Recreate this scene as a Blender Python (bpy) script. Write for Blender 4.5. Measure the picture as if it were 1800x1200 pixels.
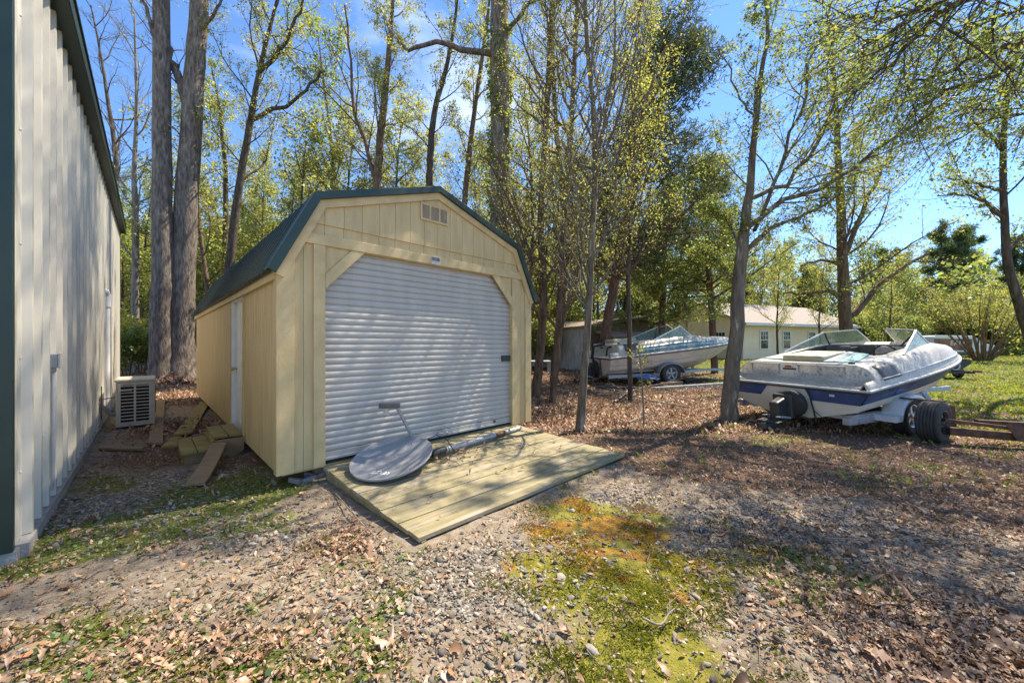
import bpy, math, random
import numpy as np
from mathutils import Vector, Matrix

for _o in list(bpy.data.objects):
    bpy.data.objects.remove(_o)
SC = bpy.context.scene
COL = SC.collection
R = math.radians
PI = math.pi

# ------------------------------------------------------------------ camera
F, CX, CY, EYE = 650.0, 900.0, 604.0, 1.45        # focal length in 1800 px frame, horizon row, eye height
cam_d = bpy.data.cameras.new("camera")
cam = bpy.data.objects.new("camera", cam_d)
COL.objects.link(cam)
cam.location = (0, 0, EYE)
cam.rotation_euler = (R(90), 0, 0)
cam_d.sensor_width = 36.0
cam_d.lens = F / 1800 * 36.0
cam_d.shift_y = (CY - 600) / 1800
cam_d.clip_start = 0.05
cam_d.clip_end = 2000
SC.camera = cam

# ------------------------------------------------------------------ sun and sky
SUN_AZ = math.atan2(0.82, 0.57)      # clockwise from +Y
SUN_EL = R(56)
sdir = Vector((math.sin(SUN_AZ) * math.cos(SUN_EL), math.cos(SUN_AZ) * math.cos(SUN_EL), math.sin(SUN_EL)))
sun_d = bpy.data.lights.new("sun", 'SUN')
sun_d.energy = 4.7
sun_d.angle = R(0.53)
sun_d.color = (1.0, 0.90, 0.74)
sun = bpy.data.objects.new("sun", sun_d)
COL.objects.link(sun)
sun.rotation_euler = sdir.to_track_quat('Z', 'Y').to_euler()
sun.location = (20, 20, 40)

W = bpy.data.worlds.new("World")
SC.world = W
W.use_nodes = True
nt = W.node_tree
for n in list(nt.nodes):
    nt.nodes.remove(n)
wo = nt.nodes.new('ShaderNodeOutputWorld')
bg = nt.nodes.new('ShaderNodeBackground')
sky = nt.nodes.new('ShaderNodeTexSky')
sky.sky_type = 'NISHITA'
sky.sun_disc = False
sky.sun_elevation = SUN_EL
sky.sun_rotation = SUN_AZ
sky.air_density = 1.0
sky.dust_density = 0.0
sky.ozone_density = 4.5
tc = nt.nodes.new('ShaderNodeTexCoord')
mp = nt.nodes.new('ShaderNodeMapping')
mp.inputs['Scale'].default_value = (1.2, 1.2, 3.2)
ns = nt.nodes.new('ShaderNodeTexNoise')
ns.inputs['Scale'].default_value = 1.7
ns.inputs['Detail'].default_value = 7
ns.inputs['Roughness'].default_value = 0.55
cr = nt.nodes.new('ShaderNodeValToRGB')
cr.color_ramp.elements[0].position = 0.52
cr.color_ramp.elements[0].color = (0, 0, 0, 1)
cr.color_ramp.elements[1].position = 0.80
cr.color_ramp.elements[1].color = (0.7, 0.7, 0.7, 1)
mx = nt.nodes.new('ShaderNodeMixRGB')
mx.inputs['Color2'].default_value = (6.4, 6.8, 7.4, 1)
nt.links.new(tc.outputs['Generated'], mp.inputs['Vector'])
nt.links.new(mp.outputs['Vector'], ns.inputs['Vector'])
nt.links.new(ns.outputs['Fac'], cr.inputs['Fac'])
nt.links.new(cr.outputs['Color'], mx.inputs['Fac'])
tn = nt.nodes.new('ShaderNodeMixRGB')
tn.blend_type = 'MULTIPLY'
tn.inputs['Fac'].default_value = 1.0
tn.inputs['Color2'].default_value = (0.72, 0.84, 0.97, 1)
nt.links.new(sky.outputs['Color'], tn.inputs['Color1'])
nt.links.new(tn.outputs['Color'], mx.inputs['Color1'])
nt.links.new(mx.outputs['Color'], bg.inputs['Color'])
bg.inputs['Strength'].default_value = 0.13
nt.links.new(bg.outputs['Background'], wo.inputs['Surface'])

SC.view_settings.view_transform = 'Standard'
SC.view_settings.look = 'None'
SC.view_settings.gamma = 1.0
SC.view_settings.exposure = 1.18
SC.view_settings.use_curve_mapping = False
SC.render.engine = 'CYCLES'
SC.cycles.use_denoising = True
SC.cycles.max_bounces = 7
SC.cycles.diffuse_bounces = 5
SC.cycles.glossy_bounces = 3
SC.cycles.transmission_bounces = 5
SC.cycles.transparent_max_bounces = 8
SC.cycles.sample_clamp_indirect = 6.0

# ------------------------------------------------------------------ helpers
def P(px, py, d):
    """point at forward distance d seen at photo pixel (px,py)"""
    return Vector(((px - CX) / F * d, d, EYE - (py - CY) / F * d))

def gz(x, y):
    """terrain height"""
    t = np.clip((np.asarray(y, float) - 11) / 24, 0, 1)
    return 0.30 * t * t * (3 - 2 * t)

def G(px, py):
    y = EYE * F / (py - CY)
    for _ in range(8):
        y = (EYE - float(gz(0, y))) * F / (py - CY)
    return Vector(((px - CX) / F * y, y, float(gz(0, y))))

def AT(px, d):
    x = (px - CX) / F * d
    return Vector((x, d, float(gz(x, d))))

class MB:
    def __init__(s):
        s.v = []; s.f = []; s.sm = []
    def add(s, verts, faces, smooth=False, M=None):
        o = len(s.v)
        for p in verts:
            p = Vector(p)
            s.v.append(M @ p if M is not None else p)
        for f in faces:
            s.f.append([i + o for i in f]); s.sm.append(smooth)
        return s
    def box(s, a, b, M=None):
        (x0, y0, z0), (x1, y1, z1) = a, b
        v = [(x0, y0, z0), (x1, y0, z0), (x1, y1, z0), (x0, y1, z0), (x0, y0, z1), (x1, y0, z1), (x1, y1, z1), (x0, y1, z1)]
        return s.add(v, [(0, 3, 2, 1), (4, 5, 6, 7), (0, 1, 5, 4), (1, 2, 6, 5), (2, 3, 7, 6), (3, 0, 4, 7)], False, M)
    def hexa(s, bot, top, M=None):
        """box from 4 bottom and 4 top points (same order)"""
        return s.add(list(bot) + list(top), [(0, 3, 2, 1), (4, 5, 6, 7), (0, 1, 5, 4), (1, 2, 6, 5), (2, 3, 7, 6), (3, 0, 4, 7)], False, M)
    def prism(s, poly, d, M=None, smooth=False):
        """polygon (list of 3D points) extruded by vector d"""
        n = len(poly); d = Vector(d)
        v = [Vector(p) for p in poly] + [Vector(p) + d for p in poly]
        f = [list(range(n))[::-1], list(range(n, 2 * n))] + [(i, (i + 1) % n, n + (i + 1) % n, n + i) for i in range(n)]
        return s.add(v, f, smooth, M)
    def bar(s, a, b, w, h, up=(0, 0, 1), M=None):
        a = Vector(a); b = Vector(b); t = (b - a).normalized(); up = Vector(up)
        x = t.cross(up)
        if x.length < 1e-4: x = t.cross(Vector((1, 0, 0)))
        x.normalize(); u = x.cross(t)
        q = [(-w / 2, -h / 2), (w / 2, -h / 2), (w / 2, h / 2), (-w / 2, h / 2)]
        return s.hexa([a + x * i + u * j for i, j in q], [b + x * i + u * j for i, j in q], M)
    def tube(s, pts, rad, n=10, M=None, cap=True, smooth=True):
        pts = [Vector(p) for p in pts]; m = len(pts)
        if not hasattr(rad, '__len__'): rad = [rad] * m
        v = []; ref = None
        for i, p in enumerate(pts):
            t = (pts[min(i + 1, m - 1)] - pts[max(i - 1, 0)]).normalized()
            if ref is None:
                ref = t.cross(Vector((0.3, 0.2, 1)) if abs(t.z) < .9 else Vector((1, .1, 0))).normalized()
            ref = (ref - t * ref.dot(t)).normalized(); b = t.cross(ref)
            for k in range(n):
                a = 2 * PI * k / n
                v.append(p + (ref * math.cos(a) + b * math.sin(a)) * rad[i])
        f = [(i * n + k, i * n + (k + 1) % n, (i + 1) * n + (k + 1) % n, (i + 1) * n + k) for i in range(m - 1) for k in range(n)]
        s.add(v, f, smooth, M)
        if cap:
            s.add(v[:n], [list(range(n))[::-1]], False, M); s.add(v[-n:], [list(range(n))], False, M)
        return s
    def lathe(s, prof, n=24, M=None, smooth=True, closed=False):
        """prof: (r, x) revolved about local X axis"""
        m = len(prof); v = []
        for r, x in prof:
            for k in range(n):
                a = 2 * PI * k / n
                v.append((x, r * math.cos(a), r * math.sin(a)))
        rng = range(m) if closed else range(m - 1)
        f = [(i * n + k, i * n + (k + 1) % n, ((i + 1) % m) * n + (k + 1) % n, ((i + 1) % m) * n + k) for i in rng for k in range(n)]
        return s.add(v, f, smooth, M)
    def grid(s, P2, smooth=True, M=None, skip=None):
        """P2[i][j] points"""
        a = len(P2); b = len(P2[0])
        v = [p for row in P2 for p in row]
        f = [(i * b + j, i * b + j + 1, (i + 1) * b + j + 1, (i + 1) * b + j) for i in range(a - 1) for j in range(b - 1) if not (skip and skip(i, j))]
        return s.add(v, f, smooth, M)
    def build(s, name, mat, parent=None, bevel=0, loc=None):
        me = bpy.data.meshes.new(name)
        me.from_pydata([tuple(p) for p in s.v], [], s.f)
        me.polygons.foreach_set('use_smooth', s.sm)
        me.materials.append(mat)
        me.validate(); me.update()
        o = bpy.data.objects.new(name, me)
        COL.objects.link(o)
        if parent is not None: o.parent = parent
        if bevel:
            md = o.modifiers.new('bevel', 'BEVEL'); md.width = bevel; md.segments = 2; md.limit_method = 'ANGLE'; md.angle_limit = R(40)
        return o

def fast_mesh(name, V, faces_n, F_idx, mat, parent=None, smooth=False, col=None):
    """V (n,3); F_idx flat loop indices; faces_n verts per face (constant)"""
    me = bpy.data.meshes.new(name)
    V = np.ascontiguousarray(V, np.float32); F_idx = np.ascontiguousarray(F_idx, np.int32).ravel()
    nf = len(F_idx) // faces_n
    me.vertices.add(len(V)); me.vertices.foreach_set('co', V.ravel())
    me.loops.add(len(F_idx)); me.loops.foreach_set('vertex_index', F_idx)
    me.polygons.add(nf)
    me.polygons.foreach_set('loop_start', np.arange(nf, dtype=np.int32) * faces_n)
    if smooth: me.polygons.foreach_set('use_smooth', np.ones(nf, bool))
    if col is not None:
        at = me.color_attributes.new('tint', 'FLOAT_COLOR', 'POINT')
        c4 = np.ones((len(V), 4), np.float32); c4[:, :3] = col
        at.data.foreach_set('color', c4.ravel())
    me.materials.append(mat)
    me.update(calc_edges=True)
    o = bpy.data.objects.new(name, me)
    COL.objects.link(o)
    if parent is not None: o.parent = parent
    return o

def thing(name, label, cat, loc=(0, 0, 0), rot=(0, 0, 0), group=None):
    o = bpy.data.objects.new(name, None); COL.objects.link(o)
    o.empty_display_size = .1
    o.location = loc; o.rotation_euler = rot
    o['label'] = label; o['category'] = cat
    if group: o['group'] = group
    return o

def tag(o, label, cat, group=None):
    o['label'] = label; o['category'] = cat
    if group: o['group'] = group
    return o

def text_part(name, body, size, mat, parent, M, depth=0.002, font_scale=(1, 1), shear=0):
    cu = bpy.data.curves.new(name, 'FONT'); cu.body = body; cu.size = size; cu.extrude = depth
    cu.align_x = 'CENTER'; cu.align_y = 'CENTER'; cu.shear = shear
    tmp = bpy.data.objects.new(name + '_curve', cu); COL.objects.link(tmp)
    dg = bpy.context.evaluated_depsgraph_get(); dg.update()
    me = bpy.data.meshes.new_from_object(tmp.evaluated_get(dg))
    bpy.data.objects.remove(tmp); bpy.data.curves.remove(cu)
    S = Matrix.Diagonal((font_scale[0], font_scale[1], 1, 1))
    me.transform(M @ S)
    me.materials.clear(); me.materials.append(mat)
    o = bpy.data.objects.new(name, me); COL.objects.link(o); o.parent = parent
    return o

def frame_matrix(o, x, y, z=None):
    x = Vector(x).normalized(); y = Vector(y); y = (y - x * y.dot(x)).normalized(); z = x.cross(y)
    M = Matrix((x, y, z)).transposed().to_4x4(); M.translation = Vector(o)
    return M

# ------------------------------------------------------------------ materials
def pmat(name, c, c2=None, scale=4.0, stretch=(1, 1, 1), rough=.6, rough2=None, bump=0.0, bscale=30, bstretch=None, metal=0.0,
         spots=None, spot_scale=8, spot_pos=(.55, .7), spec=.5, detail=6, tint=False, coord='Object', contrast=(.35, .65), bdist=.02):
    m = bpy.data.materials.new(name); m.use_nodes = True
    t = m.node_tree; L = t.links; b = t.nodes['Principled BSDF']
    b.inputs['Roughness'].default_value = rough; b.inputs['Metallic'].default_value = metal
    b.inputs['Specular IOR Level'].default_value = spec
    tc = t.nodes.new('ShaderNodeTexCoord')
    mp = t.nodes.new('ShaderNodeMapping'); mp.inputs['Scale'].default_value = stretch
    L.new(tc.outputs[coord], mp.inputs['Vector'])
    nz = t.nodes.new('ShaderNodeTexNoise'); nz.inputs['Scale'].default_value = scale; nz.inputs['Detail'].default_value = detail
    L.new(mp.outputs['Vector'], nz.inputs['Vector'])
    if c2 is None: c2 = tuple(x * .78 for x in c)
    cr = t.nodes.new('ShaderNodeValToRGB')
    cr.color_ramp.elements[0].position = contrast[0]; cr.color_ramp.elements[0].color = (*c2, 1)
    cr.color_ramp.elements[1].position = contrast[1]; cr.color_ramp.elements[1].color = (*c, 1)
    L.new(nz.outputs['Fac'], cr.inputs['Fac'])
    out = cr.outputs['Color']
    if spots is not None:
        n2 = t.nodes.new('ShaderNodeTexNoise'); n2.inputs['Scale'].default_value = spot_scale; n2.inputs['Detail'].default_value = 8
        n2.inputs['Roughness'].default_value = .65
        L.new(mp.outputs['Vector'], n2.inputs['Vector'])
        r2 = t.nodes.new('ShaderNodeValToRGB')
        r2.color_ramp.elements[0].position = spot_pos[0]; r2.color_ramp.elements[0].color = (0, 0, 0, 1)
        r2.color_ramp.elements[1].position = spot_pos[1]; r2.color_ramp.elements[1].color = (1, 1, 1, 1)
        L.new(n2.outputs['Fac'], r2.inputs['Fac'])
        mx = t.nodes.new('ShaderNodeMixRGB'); mx.inputs['Color2'].default_value = (*spots, 1)
        L.new(r2.outputs['Color'], mx.inputs['Fac']); L.new(out, mx.inputs['Color1']); out = mx.outputs['Color']
    if tint:
        vc = t.nodes.new('ShaderNodeVertexColor'); vc.layer_name = 'tint'
        m2 = t.nodes.new('ShaderNodeMixRGB'); m2.blend_type = 'MULTIPLY'; m2.inputs['Fac'].default_value = 1
        L.new(vc.outputs['Color'], m2.inputs['Color1']); L.new(out, m2.inputs['Color2']); out = m2.outputs['Color']
    L.new(out, b.inputs['Base Color'])
    if rough2 is not None:
        mr = t.nodes.new('ShaderNodeMapRange'); mr.inputs['To Min'].default_value = rough; mr.inputs['To Max'].default_value = rough2
        L.new(nz.outputs['Fac'], mr.inputs['Value']); L.new(mr.outputs['Result'], b.inputs['Roughness'])
    if bump:
        mp2 = t.nodes.new('ShaderNodeMapping'); mp2.inputs['Scale'].default_value = bstretch or stretch
        L.new(tc.outputs[coord], mp2.inputs['Vector'])
        nb = t.nodes.new('ShaderNodeTexNoise'); nb.inputs['Scale'].default_value = bscale; nb.inputs['Detail'].default_value = 5
        L.new(mp2.outputs['Vector'], nb.inputs['Vector'])
        bp = t.nodes.new('ShaderNodeBump'); bp.inputs['Strength'].default_value = bump; bp.inputs['Distance'].default_value = bdist
        L.new(nb.outputs['Fac'], bp.inputs['Height']); L.new(bp.outputs['Normal'], b.inputs['Normal'])
    return m

def leaf_mat(name, c, ct, vary=.25, trans=.5):
    m = bpy.data.materials.new(name); m.use_nodes = True
    t = m.node_tree; L = t.links
    for n in list(t.nodes): t.nodes.remove(n)
    out = t.nodes.new('ShaderNodeOutputMaterial')
    vc = t.nodes.new('ShaderNodeVertexColor'); vc.layer_name = 'tint'
    d = t.nodes.new('ShaderNodeBsdfDiffuse'); tr = t.nodes.new('ShaderNodeBsdfTranslucent'); mix = t.nodes.new('ShaderNodeMixShader')
    gl = t.nodes.new('ShaderNodeBsdfGlossy'); gl.inputs['Roughness'].default_value = .45; gl.inputs['Color'].default_value = (.6, .6, .6, 1)
    m3 = t.nodes.new('ShaderNodeMixShader'); m3.inputs['Fac'].default_value = .06
    tc = t.nodes.new('ShaderNodeTexCoord'); nz = t.nodes.new('ShaderNodeTexNoise'); nz.inputs['Scale'].default_value = 1.3; nz.inputs['Detail'].default_value = 4
    L.new(tc.outputs['Object'], nz.inputs['Vector'])
    hv = t.nodes.new('ShaderNodeMapRange'); hv.inputs['From Min'].default_value = .3; hv.inputs['From Max'].default_value = .7
    hv.inputs['To Min'].default_value = 1 - vary; hv.inputs['To Max'].default_value = 1 + vary
    L.new(nz.outputs['Fac'], hv.inputs['Value'])
    for col, sh in ((c, d), (ct, tr)):
        a = t.nodes.new('ShaderNodeMixRGB'); a.blend_type = 'MULTIPLY'; a.inputs['Fac'].default_value = 1
        a.inputs['Color1'].default_value = (*col, 1); L.new(vc.outputs['Color'], a.inputs['Color2'])
        v = t.nodes.new('ShaderNodeVectorMath'); v.operation = 'SCALE'
        L.new(a.outputs['Color'], v.inputs[0]); L.new(hv.outputs['Result'], v.inputs['Scale'])
        L.new(v.outputs['Vector'], sh.inputs['Color'])
    mix.inputs['Fac'].default_value = trans
    L.new(d.outputs['BSDF'], mix.inputs[1]); L.new(tr.outputs['BSDF'], mix.inputs[2])
    L.new(mix.outputs['Shader'], m3.inputs[1]); L.new(gl.outputs['BSDF'], m3.inputs[2])
    L.new(m3.outputs['Shader'], out.inputs['Surface'])
    return m

def glass_mat(name, c=(.75, .85, .8), rough=.05, alpha=.35):
    m = bpy.data.materials.new(name); m.use_nodes = True
    b = m.node_tree.nodes['Principled BSDF']
    t = m.node_tree; L = t.links
    tc = t.nodes.new('ShaderNodeTexCoord'); nz = t.nodes.new('ShaderNodeTexNoise'); nz.inputs['Scale'].default_value = 9; nz.inputs['Detail'].default_value = 6
    L.new(tc.outputs['Object'], nz.inputs['Vector'])
    mr = t.nodes.new('ShaderNodeMapRange'); mr.inputs['From Min'].default_value = .35; mr.inputs['From Max'].default_value = .7
    mr.inputs['To Min'].default_value = alpha * .7; mr.inputs['To Max'].default_value = min(1, alpha * 1.6)
    L.new(nz.outputs['Fac'], mr.inputs['Value']); L.new(mr.outputs['Result'], b.inputs['Alpha'])
    b.inputs['Base Color'].default_value = (*c, 1); b.inputs['Roughness'].default_value = rough
    return m

M_panel = pmat('beige_metal_panel', (.58, .55, .475), (.52, .495, .425), scale=.8, rough=.38, rough2=.5, spots=(.40, .36, .28), spot_scale=2.2, spot_pos=(.6, .85), stretch=(1, 1, .25))
M_dkgreen = pmat('dark_green_metal', (.012, .036, .027), (.009, .027, .021), scale=3, rough=.35, rough2=.5)
M_roofgreen = pmat('green_roof_metal', (.010, .036, .026), (.008, .026, .02), scale=2, rough=.32, rough2=.5, spots=(.02, .045, .033), spot_scale=5)
M_tan = pmat('tan_painted_siding', (.60, .45, .215), (.50, .37, .17), scale=3.2, stretch=(3, 3, .45), rough=.55, bump=.55, bscale=40, bstretch=(3.2, 3.2, .5), bdist=.006, spots=(.42, .33, .18), spot_scale=4.5, spot_pos=(.56, .82))
M_trim = pmat('tan_painted_trim', (.60, .455, .225), (.50, .375, .175), scale=6, rough=.55, bump=.6, bscale=60, bstretch=(.6, .6, 3), bdist=.005)
M_trimv = pmat('tan_painted_post', (.60, .455, .225), (.50, .375, .175), scale=6, rough=.55, bump=.6, bscale=60, bstretch=(.6, .6, 3.4), bdist=.005)
M_white = pmat('white_paint', (.78, .78, .77), (.7, .7, .69), scale=5, rough=.45)
M_rolldoor = pmat('white_rolling_steel', (.46, .435, .385), (.41, .388, .34), scale=2.2, rough=.36, rough2=.46, metal=.0, stretch=(2.5, 1, .5), spots=(.45, .41, .34), spot_scale=7, spot_pos=(.66, .95))
M_black = pmat('black_rubber', (.018, .018, .018), (.03, .028, .026), scale=12, rough=.75, bump=.2, bscale=60)
M_tyre = pmat('weathered_tyre', (.032, .031, .03), (.05, .047, .042), scale=9, rough=.8, bump=.25, bscale=70)
M_darkmetal = pmat('dark_painted_metal', (.03, .032, .035), (.05, .048, .045), scale=9, rough=.5, spots=(.09, .06, .035), spot_scale=14, spot_pos=(.6, .75))
M_galv = pmat('galvanised_steel', (.45, .46, .47), (.32, .33, .34), scale=14, rough=.42, rough2=.6, metal=.55)
M_grey_plastic = pmat('grey_plastic', (.33, .34, .34), (.28, .29, .29), scale=7, rough=.5)
M_dish = pmat('grey_dish_paint', (.28, .285, .29), (.23, .235, .24), scale=5, rough=.42, spots=(.19, .19, .18), spot_scale=6, spot_pos=(.55, .8))
M_darkgrey = pmat('dark_grey_plastic', (.11, .11, .105), (.08, .08, .075), scale=9, rough=.55)
M_rust = pmat('rusty_iron', (.16, .075, .035), (.07, .035, .022), scale=11, rough=.85, bump=.4, bscale=50, spots=(.03, .022, .018), spot_scale=7)
M_brass = pmat('brass', (.65, .45, .14), rough=.3, metal=.9)
M_concrete = pmat('concrete', (.36, .34, .31), (.27, .255, .23), scale=9, rough=.9, bump=.4, bscale=60)
M_ramp = pmat('treated_pine_boards', (.31, .255, .135), (.22, .185, .09), scale=3.5, stretch=(.6, 6, 1), rough=.75, bump=.3, bscale=24, bstretch=(1, 16, 1), bdist=.008,
              spots=(.38, .315, .24), spot_scale=2.2, spot_pos=(.5, .68))
M_mosswood = pmat('mossy_boards', (.30, .23, .07), (.20, .16, .045), scale=5, rough=.85, bump=.35, bscale=30, bstretch=(2, 12, 1), spots=(.33, .25, .14), spot_scale=4)
M_oldwood = pmat('old_brown_plank', (.30, .205, .115), (.2, .14, .075), scale=5, rough=.85, bump=.4, bscale=30, bstretch=(3, 9, 1), spots=(.18, .15, .06), spot_scale=5)
M_greywood = pmat('grey_weathered_boards', (.50, .475, .42), (.32, .30, .26), scale=4, stretch=(4, 4, .5), rough=.9, bump=.4, bscale=25, spots=(.12, .11, .09), spot_scale=6, spot_pos=(.55, .72))
M_brownboards = pmat('brown_weathered_boards', (.20, .15, .085), (.12, .09, .05), scale=4, stretch=(.5, .5, 5), rough=.9, bump=.4, bscale=25)
M_dark = pmat('dark_interior', (.012, .011, .01), rough=.9)
M_pvc = pmat('white_pvc', (.68, .69, .70), (.6, .61, .62), rough=.4)
M_conduit = pmat('grey_conduit', (.40, .42, .44), (.34, .36, .38), rough=.45)
M_cream = pmat('cream_painted_cabinet', (.56, .52, .42), (.47, .43, .33), scale=6, rough=.5, spots=(.36, .3, .2), spot_scale=9, spot_pos=(.6, .85))
M_siding = pmat('white_house_siding', (.86, .69, .48), (.78, .61, .41), scale=1.5, rough=.6)
M_shingle = pmat('faded_shingles', (.33, .275, .225), (.24, .20, .165), scale=6, rough=.9, bump=.3, bscale=18)
M_windowglass = pmat('dark_window_glass', (.03, .035, .035), rough=.08, spec=.8)
# ================================================================== METAL BUILDING (left)
BA = R(44.2)
bld = thing('metal_building', 'tall beige ribbed metal building with dark green corner and eave trim', 'building', (-3.34, 2.474, 0), (0, 0, BA))
BL, BH = 10.5, 4.50
def ribbed(y0, y1, z0, z1, flip=False):
    """profile along local y, ribs stand out along +x"""
    prof = []
    y = y0
    pitch = .305
    while y < y1 - 1e-6:
        for dy, dx in ((0, 0), (.095, 0), (.10, .004), (.115, .004), (.12, 0), (.185, 0), (.200, .044), (.255, .044), (.27, 0)):
            if y + dy < y1: prof.append((y + dy, dx))
        y += pitch
    prof.append((y1, 0))
    return prof
mb = MB()
pr = ribbed(.05, BL - .05, 0, 0)
mb.grid([[(dx, y, z) for y, dx in pr] for z in (.085, BH)], smooth=False)
wallmb = mb
# front face of the same wall skin (turns the corner, mostly out of frame)
mb = MB(); mb.grid([[(-.08 - u, -.002 - dx, z) for u, dx in ribbed(.12, 5.9, 0, 0)] for z in (.085, BH)], smooth=False)
mb.build('front_panel', M_panel, bld)
mb = MB(); mb.box((-6, .03, .085), (-.012, BL - .03, BH)); mb.build('inner_core', M_dark, bld)
for yy, nm in ((0, 0), (BL, 1)):
    mb = MB()
    if nm == 0:
        mb.box((-.22, -.042, .07), (.008, .004, BH))
    else:
        mb.box((-.22, BL - .004, .12), (.045, BL + .042, BH)); mb.box((.0, BL - .07, .12), (.045, BL - .004, BH))
    mb.build('corner_trim', M_dkgreen, bld, bevel=.004)
mb = MB()
mb.box((-.03, .052, -.05), (.06, BL - .052, .08)); mb.box((-6, -.03, -.05), (.02, .0515, .066)); mb.build('foundation_strip', M_concrete, bld)
mb = MB()
mb.box((.0, -.06, BH - .05), (.15, BL + .06, BH + .12)); mb.box((.142, -.065, BH + .105), (.165, BL + .065, BH + .14)); mb.build('eave_trim', M_dkgreen, bld, bevel=.008)
mb = MB(); mb.prism([(.10, -.1, BH + .13), (-6, -.1, BH + 1.6), (-6, -.1, BH + 1.68), (.10, -.1, BH + .17)], (0, BL + .2, 0)); mb.build('roof', M_roofgreen, bld)
mb = wallmb
for zz in (.55, 1.35, 2.15, 2.95, 3.75):
    for i in range(int(BL / .305)):
        y = .05 + i * .305 + .108
        if i % 2 == 0: mb.lathe([(0, .012), (.006, .011), (.011, .004)], 6, Matrix.Translation((.002, y, zz + .03 * ((i * 7) % 3))))
mb.build('wall_panel', M_panel, bld)
# outlet box with its conduit
yb = 1.045
q = MB(); q.box((.006, yb - .055, 1.24), (.075, yb + .055, 1.36)); q.box((.075, yb - .06, 1.235), (.084, yb + .06, 1.365)); q.box((.02, yb - .025, 1.2), (.06, yb + .025, 1.24)); ob = q.build('outlet_box', M_conduit, bld, bevel=.005)
q = MB(); q.tube([(.04, yb, 1.22), (.04, yb, .6), (.035, yb + .02, .35), (.03, yb + .03, .16)], .017, 10); q.build('conduit', M_conduit, bld)
q = MB(); q.tube([(.05, 6.2, .2), (.05, 6.2, 2.15)], .05, 12); q.tube([(.05, 6.2, 2.14), (.05, 6.2, 2.36), (.02, 6.2, 2.44)], .062, 12); q.tube([(.05, 6.2, 2.36), (.04, 6.15, 2.42), (.0, 6.10, 2.44)], .058, 12)
q.build('vent_pipe', M_pvc, bld)

# ================================================================== GARAGE SHED
TH = R(44.68)
SZ = .139                                  # siding starts this high above the ground
SW, SL, SH = 3.66, 8.47, 2.065
shed = thing('garage_shed', 'tan gambrel roofed garage shed with white roll-up door and green metal roof', 'shed', (-2.309, 3.692, SZ), (0, 0, TH))
A_, HB, HP = .35, 2.84, 3.34
def roofz(u):
    u = min(u, SW - u)
    return SH + (HB - SH) * (u / A_) if u < A_ else HB + (HP - HB) * (u - A_) / (SW / 2 - A_)
DL, DR, DB, DT = .40, 3.245, .02, 2.36
# front siding: board strips with grooves
mb = MB()
us = [0.0]
while us[-1] + .2033 < SW - .01: us.append(us[-1] + .2033)
us.append(SW)
cuts = sorted(set(us + [A_, SW / 2, SW - A_, DL, DR]))
g = .0018
for a, b in zip(cuts[:-1], cuts[1:]):
    mid = (a + b) / 2
    ga = g if any(abs(a - u) < 1e-6 for u in us[1:-1]) else 0
    gb = g if any(abs(b - u) < 1e-6 for u in us[1:-1]) else 0
    z0 = DT if DL - 1e-6 < mid < DR + 1e-6 else 0.0
    a2, b2 = a + ga, b - gb
    zs = 2.60
    zt = (roofz(a2) - .01, roofz(b2) - .01)
    zz = (min(zs, zt[0]), min(zs, zt[1]))
    mb.hexa([(a2, 0, z0), (b2, 0, z0), (b2, .02, z0), (a2, .02, z0)], [(a2, 0, zz[0]), (b2, 0, zz[1]), (b2, .02, zz[1]), (a2, .02, zz[0])])
    if max(zt) > zs + .01:
        mb.hexa([(a2, -.016, zs - .012), (b2, -.016, zs - .012), (b2, .004, zs - .012), (a2, .004, zs - .012)], [(a2, -.016, max(zt[0], zs)), (b2, -.016, max(zt[1], zs)), (b2, .004, max(zt[1], zs)), (a2, .004, max(zt[0], zs))])
mb.build('front_siding', M_tan, shed)
# left and right side siding
def side(x0, x1, openings, name):
    mb = MB(); y = .0; w = .1016
    while y < SL - .001:
        y2 = min(y + w, SL)
        if any(a < (y + y2) / 2 < b for a, b, zt in openings):
            zt = [zt for a, b, zt in openings if a < (y + y2) / 2 < b][0]
            mb.box((x0, y + .0042, zt), (x1, y2 - .0042, SH))
        else:
            mb.box((x0, y + .0042, 0), (x1, y2 - .0042, SH))
        y = y2
    return mb.build(name, M_tan, shed)
side(-.018, 0, [(1.88, 2.84, 1.98)], 'side_siding')
side(SW, SW + .018, [], 'side_siding')
mb = MB(); mb.box((-.018, SL - .02, 0), (SW + .018, SL, SH)); mb.prism([(0, SL - .02, SH), (SW, SL - .02, SH), (SW - A_, SL - .02, HB), (SW / 2, SL - .02, HP), (A_, SL - .02, HB)], (0, .02, 0)); mb.build('back_siding', M_tan, shed)
mb = MB()
mb.prism([(.003, .022, 0), (DL, .022, 0), (DL, .022, DT), (DR, .022, DT), (DR, .022, 0), (SW - .003, .022, 0), (SW - .003, .022, SH), (SW - A_, .022, HB - .02), (SW / 2, .022, HP - .02), (A_, .022, HB - .02), (.003, .022, SH)], (0, .01, 0))
mb.box((.002, .035, .0), (.012, 1.88, SH - .02)); mb.box((.002, 2.84, .0), (.012, SL - .03, SH - .02)); mb.box((.002, 1.88, 1.98), (.012, 2.84, SH - .02)); mb.box((SW - .012, .035, 0), (SW - .002, SL - .03, SH - .02))
mb.build('sheathing', M_trimv, shed)
mb = MB(); mb.box((.02, .1, -.01), (SW - .02, SL - .03, .012)); mb.build('floor', M_oldwood, shed)
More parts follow.
